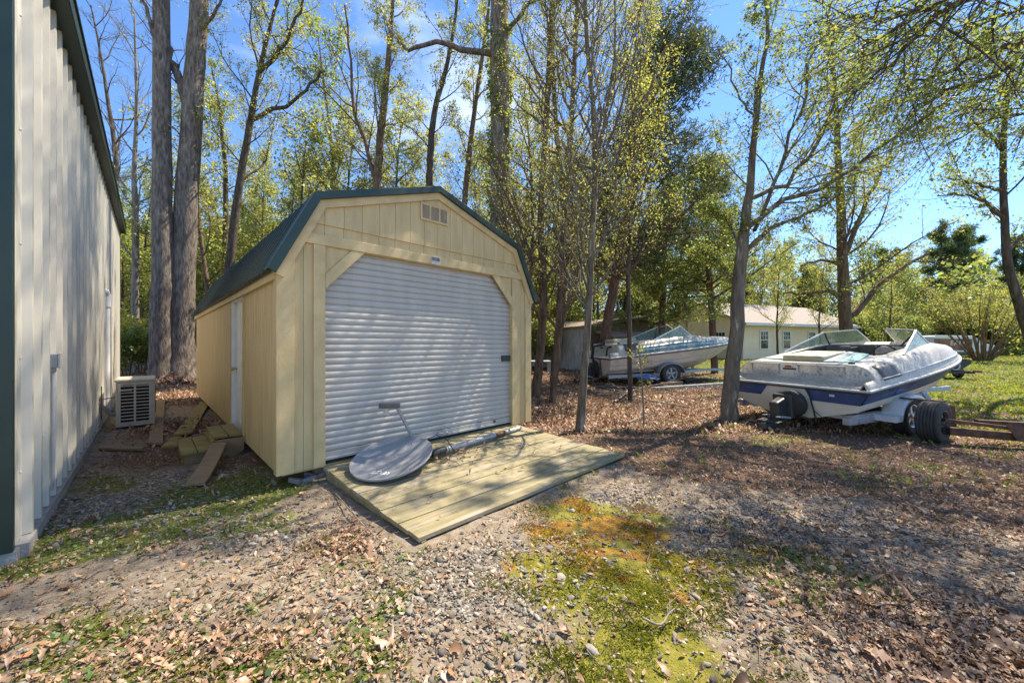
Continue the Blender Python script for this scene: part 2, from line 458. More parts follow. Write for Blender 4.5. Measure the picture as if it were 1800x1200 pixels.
# trim
for a, b in ((-.024, .115), (SW - .115, SW + .024)):
    mb = MB(); mb.box((a, -.022, .0), (b, -.0015, roofz(.06) - .03)); mb.build('corner_board', M_trimv, shed, bevel=.003)
mb = MB(); mb.box((-.042, -.0225, 0), (-.0185, .09, SH - .01)); mb.build('corner_board', M_tan, shed)
for a, b in ((.295, DL + .012), (DR - .012, DR + .105)):
    mb = MB(); mb.box((a, -.024, .0), (b, -.0015, DT)); mb.build('door_post', M_trimv, shed, bevel=.003)
mb = MB(); mb.box((.19, -.026, DT + .002), (SW - .19, -.0015, DT + .115)); mb.build('door_header', M_trim, shed, bevel=.003)
for s in (0, 1):
    mb = MB()
    pts = [(DL + .014, -.023, 1.90), (DL + .014, -.023, 2.055), (.69, -.023, DT - .001), (.84, -.023, DT - .001)]
    if s: pts = [(SW - x + (DR + DL - SW), y, z) for x, y, z in pts][::-1]
    mb.prism(pts, (0, .022, 0)); mb.build('corner_brace', M_trim, shed, bevel=.003)
for s in (0, 1):
    mb = MB(); pts = [(DL + .002, .004, 1.96), (.78, .004, DT + .002), (DL + .002, .004, DT + .002)]
    if s: pts = [(DR + DL - x, y, z) for x, y, z in pts][::-1]
    mb.prism(pts, (0, .02, 0)); mb.build('corner_panel', M_tan, shed)
# reveal (jamb) around the opening
mb = MB(); mb.box((DL - .02, .0, DB), (DL + .004, .11, DT)); mb.box((DR - .004, .0, DB), (DR + .02, .11, DT)); mb.box((DL + .005, .001, DT - .005), (DR - .005, .11, DT + .02)); mb.build('door_jamb', M_trimv, shed)
# gable fascia boards (tan) and green rake trim
out = [(-.085, SH - .045), (A_ - .02, HB + .015), (SW / 2, HP + .02), (SW - A_ + .02, HB + .015), (SW + .085, SH - .045)]
def offs(k):
    r = []
    n = len(out)
    for i in range(n):
        d1 = Vector(out[i]) - Vector(out[i - 1]) if i else Vector(out[1]) - Vector(out[0])
        d2 = Vector(out[i + 1]) - Vector(out[i]) if i < n - 1 else d1
        n1 = Vector((-d1.y, d1.x)).normalized(); n2 = Vector((-d2.y, d2.x)).normalized()
        nn = (n1 + n2); nn = nn / (nn.dot(n1))
        r.append(Vector(out[i]) + nn * k)
    return r
def band(mb, k0, k1, y0, y1):
    a = offs(k0); b = offs(k1)
    for i in range(4):
        mb.hexa([(a[i].x, y0, a[i].y), (a[i + 1].x, y0, a[i + 1].y), (a[i + 1].x, y1, a[i + 1].y), (a[i].x, y1, a[i].y)], [(b[i].x, y0, b[i].y), (b[i + 1].x, y0, b[i + 1].y), (b[i + 1].x, y1, b[i + 1].y), (b[i].x, y1, b[i].y)])
mb = MB(); band(mb, -.115, -.002, -.045, -.017); mb.build('rake_board', M_trim, shed)
mb = MB(); band(mb, -.032, .048, -.085, -.047); band(mb, .035, .048, -.047, .10); mb.build('rake_trim', M_roofgreen, shed, bevel=.004)
# roof sheets with ribs
mb = MB(); band(mb, 0, .03, -.046, SL + .08)
a = offs(.0305); 
y = .16
while y < SL:
    for i in range(4):
        p0 = Vector((a[i].x, y, a[i].y)); p1 = Vector((a[i + 1].x, y, a[i + 1].y))
        nrm = Vector((0, 1, 0)).cross(p1 - p0).normalized()
        if nrm.z < 0: nrm = -nrm
        for off, hw, hh in ((0, .018, .019), (.075, .008, .006), (.15, .008, .006)):
            o = Vector((0, off, 0))
            mb.hexa([p0 + o + Vector((0, -hw * 1.6, 0)), p1 + o + Vector((0, -hw * 1.6, 0)), p1 + o + Vector((0, hw * 1.6, 0)), p0 + o + Vector((0, hw * 1.6, 0))],
                    [p0 + o + Vector((0, -hw * .7, 0)) + nrm * hh, p1 + o + Vector((0, -hw * .7, 0)) + nrm * hh, p1 + o + Vector((0, hw * .7, 0)) + nrm * hh, p0 + o + Vector((0, hw * .7, 0)) + nrm * hh])
    y += .2286
mb.build('roof', M_roofgreen, shed)
mb = MB(); mb.box((-.06, .0, SH - .115), (-.0195, SL, SH - .02)); mb.box((SW + .0195, .0, SH - .115), (SW + .06, SL, SH - .02)); mb.build('eave_board', M_trim, shed)
mb = MB(); mb.bar((SW / 2, -.04, HP + .058), (SW / 2, SL + .08, HP + .058), .20, .008); mb.build('ridge_cap', M_roofgreen, shed)
# roll-up door
mb = MB(); pit = .0735; rows = []
n = int((DT - .11 - DB) / pit)
zz = DB + .11
prof = [(0, .066), (.05, .055), (.14, .051), (.5, .0485), (.84, .051), (.93, .056), (.985, .0665)]
for k in range(n):
    for f, d in prof:
        rows.append((zz + (k + f) * pit, d))
rows.append((zz + n * pit, .066)); rows.append((DT, .066))
mb.grid([[(u, d, z) for u in (DL + .004, DR - .004)] for z, d in rows], smooth=True)
door = mb.build('roll_up_door', M_rolldoor, shed)
mb = MB(); mb.box((DL + .006, .045, DB + .02), (DR - .006, .062, DB + .108)); mb.box((DL + .006, .030, DB + .022), (DR - .006, .045, DB + .05)); mb.build('bottom_bar', M_rolldoor, door, bevel=.003)
mb = MB(); mb.box((DL + .006, .038, DB - .004), (DR - .006, .066, DB + .019)); mb.build('rubber_seal', M_black, door)
for uu in (1.15, 1.95):
    mb = MB(); mb.box((uu - .09, .024, DB + .055), (uu + .09, .030, DB + .085)); mb.tube([(uu - .07, .028, DB + .07), (uu - .06, .01, DB + .07), (uu + .06, .01, DB + .07), (uu + .07, .028, DB + .07)], .006, 8); mb.build('lift_handle', M_galv, door)
mb = MB(); mb.box((DR - .19, .03, 1.03), (DR - .01, .052, 1.125)); mb.tube([(DR - .155, .02, 1.08), (DR - .155, .05, 1.08)], .035, 14); mb.box((DR - .1, .018, 1.055), (DR - .02, .032, 1.10)); mb.build('latch', M_darkmetal, door, bevel=.003)
mb = MB(); mb.box((2.93 - .05, .0405, DB + .06), (2.93, .0445, DB + .1)); mb.build('label_sticker', pmat('dark_red_sticker', (.16, .06, .06), (.09, .06, .08), scale=40), door)
# gable vent
vent = MB(); vu0, vu1, vz0, vz1 = 1.56, 1.99, 2.93, 3.13
for a, b in ((vu0, vu0 + .025), (vu0 + .13, vu0 + .155), (vu0 + .275, vu0 + .30), (vu1 - .025, vu1)): vent.box((a, -.037, vz0), (b, -.017, vz1))
vent.box((vu0, -.0375, vz0 - .012), (vu1, -.0165, vz0 + .012)); vent.box((vu0, -.0375, vz1 - .012), (vu1, -.0165, vz1 + .012))
vo = vent.build('gable_vent', M_trimv, shed)
mb = MB()
for i in range(11):
    z = vz0 + .015 + i * .0165
    mb.hexa([(vu0 + .02, -.032, z), (vu1 - .02, -.032, z), (vu1 - .02, -.018, z + .012), (vu0 + .02, -.018, z + .012)], [(vu0 + .02, -.031, z + .004), (vu1 - .02, -.031, z + .004), (vu1 - .02, -.0165, z + .015), (vu0 + .02, -.0165, z + .015)])
mb.build('louvre', pmat('pale_vent_louvre', (.58, .52, .40), rough=.5), vo)
# name plate over the door
mb = MB(); mb.box((1.72, -.034, DT + .005), (1.86, -.0265, DT + .112)); pl = mb.build('name_plate', pmat('pale_plate', (.55, .54, .52), rough=.4), shed)
mb = MB(); mb.box((1.725, -.0365, DT + .05), (1.85, -.0345, DT + .098)); mb.build('plate_panel', pmat('dark_plate_print', (.05, .055, .035), (.2, .2, .15), scale=60, stretch=(1, 1, 2.5), contrast=(.45, .6)), pl)
# side door (white, set into the left wall)
sd = MB(); sd.box((.03, 1.94, .02), (.07, 2.79, 1.93))
for z0, z1 in ((.15, .55), (.65, 1.05), (1.15, 1.8)):
    for y0, y1 in ((2.03, 2.33), (2.41, 2.7)): sd.box((.024, y0, z0), (.03, y1, z1))
sdo = sd.build('side_door', M_white, shed, bevel=.004)
kb = MB(); kb.lathe([(0, -.075), (.02, -.073), (.028, -.06), (.026, -.045), (.012, -.035), (.011, -.012), (.028, -.008), (.03, 0)], 16, Matrix.Translation((.028, 2.72, .93))); kb.build('door_knob', M_brass, sdo)
fr = MB(); fr.box((-.022, 1.88, .0), (.1, 1.935, 1.975)); fr.box((-.022, 2.795, .0), (.1, 2.84, 1.975)); fr.box((-.0215, 1.936, 1.93), (.1, 2.794, 1.974)); fr.build('door_frame', M_white, shed, bevel=.003)
fr = MB(); fr.box((-.036, 1.80, .0), (-.0185, 1.879, 2.0)); fr.box((-.036, 2.841, .0), (-.0185, 2.915, 2.0)); fr.box((-.036, 1.80, 2.001), (-.0185, 2.915, 2.06)); fr.build('door_casing', M_tan, shed)
# skid beams below
for uu in (.35, 1.3, 2.3, 3.2):
    mb = MB(); mb.box((uu, .12, -.10), (uu + .1, SL - .05, -.012)); mb.build('skid_beam', M_oldwood, shed)
mb = MB(); mb.box((.02, .05, -.03), (SW - .02, .09, -.001)); mb.build('front_sill', M_tan, shed)

def local(o, p):
    return Matrix.LocRotScale(o.location, o.rotation_euler, None) @ Vector(p)
E_U = Vector((math.cos(TH), math.sin(TH), 0)); E_V = Vector((-math.sin(TH), math.cos(TH), 0))
SO = Vector((-2.309, 3.692, 0))
def SP(u, v, z=0): return SO + E_U * u + E_V * v + Vector((0, 0, z))
# concrete blocks below the front corner
def block(p, rot, label):
    o = thing('concrete_block', label, 'concrete block', p, (0, 0, rot), 'concrete blocks under the shed')
    b = MB(); b.box((-.2, -.1, 0), (.2, .1, .035)); b.box((-.2, -.1, .036), (-.16, .1, .09)); b.box((.16, -.1, .036), (.2, .1, .09)); b.box((-.02, -.1, .036), (.02, .1, .09))
    b.hexa([(-.2, -.1, .036), (.2, -.1, .036), (.2, -.07, .036), (-.2, -.07, .036)], [(-.2, -.1, .09), (.2, -.1, .09), (.2, -.07, .09), (-.2, -.07, .09)])
    b.build('body', M_concrete, o, bevel=.006)
    return o
block(SP(.33, .16, -.05), TH + .35, 'grey concrete block under the front left corner of the tan shed')

# ================================================================== WOODEN RAMP
ramp = thing('wooden_ramp', 'greenish treated wood ramp sloping down from the roll-up door', 'ramp', (0, 0, 0))
c_tl, c_tr = SP(.385, -.03, .135), SP(3.33, -.03, .135)
c_bl, c_br = SP(.45, -1.86, .035), SP(3.385, -1.91, .04)
mb = MB(); NB = 13
for i in range(NB):
    f0 = i / NB; f1 = (i + 1) / NB - .0028 - .001 * (i % 3)
    jl = .006 * math.sin(i * 5.1); jr = .008 * math.sin(i * 3.3 + 1)
    a = c_tl.lerp(c_bl, f0) - E_U * jl; b = c_tr.lerp(c_br, f0) + E_U * jr; c = c_tr.lerp(c_br, f1) + E_U * jr; d = c_tl.lerp(c_bl, f1) - E_U * jl
    z = Vector((0, 0, .0025 * math.sin(i * 2.7)))
    t = Vector((0, 0, -.034))
    mb.hexa([p + t + z for p in (a, b, c, d)], [p + z for p in (a, b, c, d)])
for i in range(NB):
    for u in (.05, 1.0, 1.97, 2.9):
        for f in (.25, .75):
            p = c_tl.lerp(c_bl, (i + f) / NB) + E_U * u + Vector((0, 0, .0005 + .0025 * math.sin(i * 2.7)))
            mb.box((p.x - .003, p.y - .003, p.z - .01), (p.x + .003, p.y + .003, p.z + .002))
dk = mb.build('deck', M_ramp, ramp, bevel=.004)
# wood grain runs along the boards: object space rotated with the shed
dk.data.transform(Matrix.Rotation(-TH, 4, 'Z')); dk.rotation_euler = (0, 0, TH)
for u in (0.03, .98, 1.95, 2.90):
    st = MB()
    a = c_tl + E_U * u - Vector((0, 0, .036)); b = c_bl + E_U * (u) - Vector((0, 0, .036))
    w = E_U * .038
    st.hexa([Vector((a.x, a.y, .0)), Vector((a.x, a.y, .0)) + w, Vector((b.x, b.y, -.03)) + w, Vector((b.x, b.y, -.03))], [a, a + w, b + w, b])
    st.build('stringer', M_ramp, ramp)
def ramp_z(u, v):
    f = min(max((-.03 - v) / 1.84, 0), 1)
    return .135 + (.037 - .135) * f

# ================================================================== SATELLITE DISH
dC = Vector((-1.286, 3.98, .225))
dr = Vector((-.968, .25, 0)); dn = Vector((.235, .943, .235)).normalized(); dr = (dr - dn * dr.dot(dn)).normalized()
nrm = dr.cross(-dn).normalized()
if nrm.z < 0: nrm = -nrm
MD = Matrix((dr, -dn, nrm)).transposed().to_4x4(); MD.translation = dC      # x right, y up (of the dish), z normal
print('dish det', MD.to_3x3().determinant())
dish = thing('satellite_dish', 'grey satellite dish lying face up on the ramp with its arm raised', 'satellite dish', dC)
dish_in = Matrix.Translation(-dC) @ MD
mb = MB(); rows_t = []; rows_b = []
NR, NA = 12, 56
for i in range(NR + 1):
    rr = i / NR
    row = []; rowb = []
    for k in range(NA + 1):
        a = 2 * PI * k / NA
        x = .415 * rr * math.cos(a); y = .445 * rr * math.sin(a)
        z = .075 * rr * rr - .055 + (.006 if i == NR else 0)
        row.append((x, y, z)); rowb.append((x * 1.003, y * 1.003, z - .007))
    rows_t.append(row); rows_b.append(rowb)
mb.grid(rows_t, True, dish_in); mb.grid([r[::-1] for r in rows_b], True, dish_in)
mb.grid([[rows_t[-1][k], Vector(rows_t[-1][k]) * 1.012 + Vector((0, 0, -.004)), rows_b[-1][k] + Vector((0, 0, -.012)) if False else Vector(rows_b[-1][k]) + Vector((0, 0, -.014))] for k in range(NA + 1)], True, dish_in)
refl = mb.build('reflector', M_dish, dish)
# lettering near the upper rim, upright for the dish itself
def dsurf(x, y): return .075 * ((x / .415) ** 2 + (y / .445) ** 2) - .055
Mt = dish_in @ Matrix.Translation((-.03, .235, dsurf(0, .235) + .004)) @ Matrix.Rotation(math.atan(2 * .075 * .235 / .445 ** 2), 4, 'X')
text_part('lettering', 'DIRECTV', .10, pmat('white_lettering', (.9, .9, .9), (.8, .8, .8), rough=.5), refl, Mt, .001, (1.0, 1.0))
for x, y in ((-.055, -.33), (.055, -.33), (-.03, -.1), (.03, -.1)):
    mb = MB(); mb.lathe([(0, .008), (.008, .007), (.011, .001), (.011, -.002)], 10, dish_in @ Matrix.Translation((x, y, dsurf(x, y))) @ Matrix.Rotation(-PI / 2, 4, 'Y')); mb.build('bolt', M_galv, refl)
E1 = Vector((-1.305, 4.20, .735)) - dC
B1 = (dish_in @ Vector((0, -.452, -.02)))
mb = MB(); mb.bar(B1 - (E1 - B1) * .05, E1, .042, .03, up=nrm); mb.bar(dish_in @ Vector((0, -.20, -.115)), B1 + Vector((0, 0, -.02)), .05, .028, up=nrm); mb.build('arm', M_grey_plastic, dish, bevel=.004)
hd = MB()
hx = Vector((-.95, -.25, .02)).normalized()
MH = frame_matrix(E1, hx, Vector((.25, -.95, .1)))
hd.box((-.035, -.05, -.012), (.195, .06, .05), MH)
ho = hd.build('feed_head', M_darkgrey, dish, bevel=.014)
hd = MB(); hd.lathe([(0, -.002), (.030, 0), (.034, .03), (.024, .05), (.036, .075), (.036, .085), (0, .09)], 16, MH @ Matrix.Translation((.115, .005, -.005)) @ Matrix.Rotation(PI / 2, 4, 'Y')); hd.build('feed_horn', M_cream, ho)
pa, pb = SP(1.40, -.58, 0), SP(3.14, -.29, 0)
pa.z = ramp_z(0, -.58) + .085; pb.z = ramp_z(0, -.29) + .034
mb = MB(); d_ = (pb - pa)
back = dC + nrm * -.145 + dn * .16
mb.tube([pa - dC, pa + d_ * .70 - dC], .034, 14); mb.tube([pa + d_ * .70 - dC, pb - dC], .027, 14)
mb.build('mast_pipe', M_galv, dish)
mb = MB(); mb.tube([pa + d_ * .64 - dC, pa + d_ * .76 - dC], .037, 14); mb.build('pipe_coupling', M_rust, dish)
mb = MB(); mb.bar(back - dC, pa + d_ * .04 - dC, .07, .06); mb.tube([pa - d_ * .02 - dC, pa + d_ * .10 - dC], .045, 12); mb.build('mount_bracket', M_darkmetal, dish)
mb = MB(); q0 = pa - dC
mb.tube([q0 + Vector(p) for p in ((-.06, .02, .02), (-.1, .09, .13), (.0, .16, .17), (.12, .16, .12), (.2, .12, .02), (.25, .05, .0))], .005, 6)
mb.tube([q0 + Vector(p) for p in ((.0, -.03, .03), (.03, -.05, -.05), (.13, -.04, -.065), (.2, .02, -.03), (.16, .07, .05), (.1, .05, .06))], .0045, 6)
mb.build('cable', M_black, dish)

# ================================================================== SIDE STEPS
steps = thing('wooden_steps', 'two mossy wooden steps below the white side door of the tan shed', 'steps', tuple(SO), (0, 0, TH))
mb = MB()
def tread(u0, u1, v0, v1, z, name='tread'):
    h = (u1 - u0 - .008) / 2
    for k in range(2):
        q = MB(); q.box((u0 + k * (h + .008), v0, z - .036), (u0 + k * (h + .008) + h, v1, z)); q.build(name, M_mosswood, steps, bevel=.005)
tread(-.66, -.36, 1.66, 2.56, .145)
tread(-.345, -.035, 1.80, 2.60, .262)
for v in (1.69, 2.46):
    q = MB(); q.prism([(-.63, v, -.02), (-.16, v, -.02), (-.04, v, .06), (-.04, v, .224), (-.335, v, .224), (-.335, v, .107), (-.63, v, .107)], (0, .038, 0)); q.build('stringer', M_oldwood, steps)
q = MB(); q.box((-.648, 1.74, .0), (-.631, 2.45, .107)); q.box((-.36, 1.74, .11), (-.337, 2.55, .224)); q.build('riser', M_mosswood, steps)

# ================================================================== LOOSE PLANKS
def plank(corners, label, z=.03, mat=None, lift=0, bend=0, group='loose planks on the ground by the steps'):
    pts = [G(*c) for c in corners]                 # order a0,a1 (one end) b1,b0 (other end)
    c = sum(pts, Vector()) / 4
    n = 6; rows = []
    for i in range(n + 1):
        f = i / n
        l = pts[0].lerp(pts[3], f); r = pts[1].lerp(pts[2], f)
        zz = z + lift * (1 - f) + bend * (f * (1 - f)) * 4
        rows.append((l - c + Vector((0, 0, zz)), r - c + Vector((0, 0, zz))))
    mb = MB(); t = Vector((0, 0, -.03))
    ring = [[a, b, b + t, a + t, a] for a, b in rows]
    mb.grid(ring, False); mb.add(ring[0][:4], [(0, 1, 2, 3)]); mb.add(ring[-1][:4], [(3, 2, 1, 0)])
    o = mb.build('loose_plank', mat or M_oldwood, None)
    o.location = c
    tag(o, label, 'plank', group)
    return o
plank([(276, 705), (290, 704.5), (286, 784), (260, 783)], 'brown plank lying lengthwise beside the air conditioner unit', .045)
plank([(353, 709), (368, 711), (338, 764), (304, 769)], 'green stained plank slanting from the steps toward the shed wall', .045, M_mosswood)
plank([(303, 770), (319, 770), (313, 786), (283, 788)], 'short mossy board lying flat just left of the lower step', .03, M_mosswood)
plank([(372, 806), (398, 806), (361, 853), (325, 856)], 'warped brown plank propped against the front of the side steps', .035, M_oldwood, .17, -.03)
plank([(175, 786), (251, 788), (251, 792), (174, 791)], 'thin narrow board half buried in leaves near the air conditioner', .03)

# ================================================================== AIR CONDITIONER UNIT
ac = thing('air_conditioner_unit', 'cream outdoor air conditioner unit standing by the ribbed metal wall', 'air conditioner', tuple(G(203, 757)), (0, 0, BA))
mb = MB(); mb.box((0, .0, .05), (.47, .86, .80)); cab = mb.build('cabinet', M_cream, ac, bevel=.012)
mb = MB(); mb.box((-.012, -.012, .80), (.482, .872, .845)); mb.build('top_cover', M_cream, ac, bevel=.012)
mb = MB(); mb.box((.045, -.006, .12), (.41, .0015, .75)); gb = mb.build('grille_recess', M_dark, ac)
mb = MB()
for a, b in ((.03, .058), (.215, .24), (.40, .425)): mb.box((a, -.022, .10), (b, -.0075, .77))
for i in range(12): 
    z = .115 + i * .0555
    mb.box((.0585, -.0205, z), (.2145, -.0065, z + .014)); mb.box((.2405, -.0205, z), (.3995, -.0065, z + .014))
mb.box((.06, -.028, .655), (.19, -.021, .675))
mb.build('grille', M_cream, ac)
mb = MB(); mb.box((.4715, .08, .12), (.476, .8, .76)); gr = mb.build('fan_panel', M_cream, ac)
mb = MB()
for r_ in (.06, .11, .16, .21, .26): mb.tube([(.485, .44 + r_ * math.cos(a * PI / 12), .44 + r_ * math.sin(a * PI / 12)) for a in range(25)], .004, 5)
mb.build('fan_guard', M_darkgrey, gr)
for y in (.1, .72):
    mb = MB(); mb.box((.0, y, -.01), (.47, y + .06, .05)); mb.build('foot', M_darkmetal, ac)
mb = MB(); mb.box((-.03, -.06, -.03), (.52, .92, .0)); mb.build('pad', M_concrete, ac)
mb = MB()
mb.tube([(.0, .30, .30), (-.08, .25, .32), (-.15, .2, .40), (-.2, .18, .44)], .02, 8)
mb.tube([(.0, .25, .22), (-.08, .2, .26), (-.15, .15, .38), (-.2, .13, .42)], .02, 8)
mb.build('refrigerant_hose', M_grey_plastic, ac)
mb = MB(); mb.tube([(.0, .1, .55), (-.2, .05, .53)], .008, 6); mb.tube([(-.16, .05, .75), (-.16, .05, .2)], .008, 6); mb.build('power_cable', M_darkgrey, ac)
# ================================================================== BOATS, TRAILERS, VEHICLES
M_gel = pmat('weathered_white_gelcoat', (.52, .48, .40), (.40, .37, .31), scale=3, rough=.45, spots=(.15, .145, .12), spot_scale=30, spot_pos=(.50, .68))
M_gelclean = pmat('stained_white_hull', (.66, .62, .54), (.55, .47, .34), scale=1.6, rough=.4, spots=(.48, .33, .17), spot_scale=2.5, spot_pos=(.55, .85))
M_blue = pmat('faded_blue_gelcoat', (.025, .07, .19), (.02, .05, .13), scale=2.5, rough=.35, spots=(.10, .15, .24), spot_scale=5, spot_pos=(.55, .85))
M_teal = pmat('faded_teal_gelcoat', (.07, .22, .25), (.04, .14, .17), scale=2.5, rough=.4, spots=(.40, .42, .34), spot_scale=5, spot_pos=(.48, .62))
M_pinkhull = pmat('dull_cream_hull', (.66, .56, .47), (.58, .48, .39), scale=1.6, rough=.42, spots=(.36, .27, .17), spot_scale=2.2, spot_pos=(.55, .85))
M_vinylcream = pmat('cream_vinyl', (.55, .50, .33), (.42, .37, .22), scale=5, rough=.5, spots=(.3, .26, .14), spot_scale=8)
M_vinylteal = pmat('teal_vinyl', (.22, .46, .44), (.16, .35, .34), scale=5, rough=.5)
M_vinylgrey = pmat('slate_blue_vinyl', (.20, .26, .28), (.15, .2, .22), scale=5, rough=.5)
M_rubrail = pmat('black_rub_rail', (.03, .03, .028), (.06, .055, .045), scale=20, rough=.6)
M_lowerrail = pmat('white_rail_insert', (.58, .58, .56), rough=.5)
M_glassg = glass_mat('dusty_windshield_glass', (.30, .40, .30), .10, .5)
M_alum = pmat('aluminium_frame', (.62, .63, .64), (.5, .5, .5), rough=.35, metal=.6, scale=12)
M_darkblue = pmat('navy_vinyl', (.02, .035, .10), (.015, .025, .06), scale=6, rough=.55)
M_redlens = pmat('red_lens', (.35, .035, .02), (.25, .03, .02), rough=.3)
M_tarp = pmat('blue_tarp', (.05, .16, .50), (.03, .09, .30), scale=12, rough=.4, bump=.6, bscale=20)

def boat(name, label, loc, head, pitch, L, B, deck_m, hull_m, stripe_m, roll=0.0, notch=True, cushions=True, plate_l=None):
    o = thing(name, label, 'speedboat', loc, (pitch, roll, head - PI / 2))
    N = 36
    S = [i / N for i in range(N + 1)]
    def hb(s):
        q = max(0, (s - .38) / .62)
        return B * (.95 + .05 * min(1, s / .3)) * max(0.0, 1 - q ** 2.35) ** .72
    def zr(s): return .575 + .10 * s
    def zk(s):
        q = max(0, (s - .45) / .55); return (zr(s) - .03) * q ** 2.6
    def sect(s):
        b = hb(s); r = zr(s); k = zk(s)
        zc = k + (r - k) * .46; bc = b * (.87 - .22 * s * s)
        zs = k + (r - k) * .64; bs = b * (.90 - .14 * s * s)
        return b, r, k, zc, bc, zs, bs
    low = []; str_r = []; str_l = []; railp = []
    for s in S:
        b, r, k, zc, bc, zs, bs = sect(s); y = s * L
        half = [(0, k), (bc * .5, k + (zc - k) * .42), (bc * .52, k + (zc - k) * .42 + .012), (bc, zc), (bc + .015, zc + .015), (bs, zs)]
        low.append([(-x, y, z) for x, z in half[::-1]] + [(x, y, z) for x, z in half[1:]])
        f = [0, .12, .3, .6, .88, 1]
        sr = [(bs + (b - bs) * t + .012 * math.sin(t * PI) + (.012 if .1 < t < .2 else 0), y, zs + (r - zs) * t) for t in f]
        str_r.append(sr); str_l.append([(-x, yy, z) for x, yy, z in sr][::-1]); railp.append((b, y, r))
    mb = MB(); mb.grid(low, True)
    # transom (lower white part)
    t0 = low[0]; mb.add(t0, [tuple(range(len(t0)))])
    hull = mb.build('hull', hull_m, o)
    mb = MB(); mb.grid(str_r, True); mb.grid(str_l, True)
    b, r, k, zc, bc, zs, bs = sect(0)
    nl, nr = (-.42, .34) if notch else (0, 0)
    if notch:
        mb.add([(-bs, 0, zs), (nl - .06, 0, zs), (nl + .08, 0, r), (-b, 0, r)], [(0, 1, 2, 3)]); mb.add([(nr - .0, 0, zs), (bs, 0, zs), (b, 0, r), (nr - .10, 0, r)], [(0, 1, 2, 3)])
    else: mb.add([(-bs, 0, zs), (bs, 0, zs), (b, 0, r), (-b, 0, r)], [(0, 1, 2, 3)])
    mb.build('hull_stripe', stripe_m, o)
    if notch:
        mb = MB(); mb.add([(nl - .06, .001, zs), (nr, .001, zs), (nr - .10, .001, r), (nl + .08, .001, r)], [(0, 1, 2, 3)]); mb.build('transom_panel', hull_m, o)
    # rub rail
    path = [(-x, y, z) for x, y, z in railp[::-1]][1:] if False else None
    ringp = [(x, y, z) for x, y, z in railp] + [(-x, y, z) for x, y, z in railp[::-1]]
    mb = MB(); mb.tube([(x * 1.0 + (.012 if x > 0 else -.012), y, z - .006) for x, y, z in ringp], .017, 8); mb.tube([(-b, -.012, r - .006), (b, -.012, r - .006)], .017, 8); mb.build('rub_rail', M_rubrail, o)
    mb = MB(); mb.tube([(x + (.012 if x > 0 else -.012), y, z + .022) for x, y, z in ringp], .02, 8); mb.tube([(-b, -.012, r + .022), (b, -.012, r + .022)], .02, 8); mb.build('rail_insert', M_lowerrail, o)
    # deck moulding
    Tt = [-1, -.985, -.955, -.90, -.82, -.74, -.62, -.45, -.2, 0, .2, .45, .62, .74, .82, .90, .955, .985, 1]
    S2 = [0, .02, .04, .055, .0601, .068, .08] + [.08 + (1 - .08) * i / 40 for i in range(1, 41)]
    def hg(s):
        v = .36
        if s > .55: v *= 1 - .68 * ((s - .55) / .45) ** 1.2
        return v + .03 * math.exp(-((s - .46) / .16) ** 2)
    def dz(s, t):
        a = abs(t); h = hg(s)
        prof = np.interp(a, [0, .62, .74, .82, .90, .955, .985, 1], [1.0, 1.0, .99, .93, .74, .40, .16, .03])
        z = zr(s) + h * prof + (.05 * (1 - (a / .74) ** 2) if a < .74 and s > .6 else 0)
        if s <= .0555 and a < .95: z = zr(s) + (.05 + 1.2 * s) * min(1, (1 - a) * 14)
        return z
    hole = lambda s, t: .26 < s < .565 and abs(t) < .61
    hole2 = lambda s, t: .64 < s < .86 and abs(t) < .44
    rows = [[(hb(s) * t, s * L, dz(s, t)) for t in Tt] for s in S2]
    def skip(i, j):
        s = (S2[i] + S2[i + 1]) / 2; t = (Tt[j] + Tt[j + 1]) / 2
        return hole(s, t) or hole2(s, t)
    mb = MB(); mb.grid(rows, True, None, skip); deck = mb.build('deck', deck_m, o)
    md = deck.modifiers.new('thickness', 'SOLIDIFY'); md.thickness = .02; md.offset = -1
    for sg in (-1, 1):
        mb = MB(); mb.tube([(sg * (hb(s) * .958 + .008), s * L, dz(s, .958) + .004) for s in np.linspace(.09, .93, 34)], .010, 6); mb.build('deck_moulding', M_lowerrail, o)
    # cockpit liner
    i0 = min(i for i in range(len(S2) - 1) if hole((S2[i] + S2[i + 1]) / 2, 0)); i1 = max(i for i in range(len(S2) - 1) if hole((S2[i] + S2[i + 1]) / 2, 0)) + 1
    edge = [(hb(S2[i]) * .62 * sg, S2[i] * L, dz(S2[i], .62) - .003) for sg, rg in ((-1, range(i0, i1 + 1)), (1, range(i1, i0 - 1, -1))) for i in rg]
    mb = MB(); m = len(edge)
    mb.add(edge + [(x * .97, y, .22) for x, y, z in edge], [(i, (i + 1) % m, m + (i + 1) % m, m + i) for i in range(m)] + [tuple(range(m, 2 * m))])
    mb.build('cockpit_liner', M_gel if not cushions else M_darkgrey, o)
    h0 = min(i for i in range(len(S2) - 1) if hole2((S2[i] + S2[i + 1]) / 2, 0)); h1 = max(i for i in range(len(S2) - 1) if hole2((S2[i] + S2[i + 1]) / 2, 0)) + 1
    edge = [(hb(S2[i]) * .45 * sg, S2[i] * L, dz(S2[i], .45) - .003) for sg, rg in ((-1, range(h0, h1 + 1)), (1, range(h1, h0 - 1, -1))) for i in rg]
    mb = MB(); m = len(edge); mb.add(edge + [(x * .9, y, dz(.7, 0) - .3) for x, y, z in edge], [(i, (i + 1) % m, m + (i + 1) % m, m + i) for i in range(m)] + [tuple(range(m, 2 * m))]); mb.build('bow_well', M_gel, o)
    zt = zr(.1) + hg(.1)
    # seats, consoles and engine cover
    mb = MB(); mb.box((-.36, .10 * L, zt - .02), (.30, .255 * L, zt + .10)); mb.build('engine_cover', M_vinylcream, o, bevel=.03)
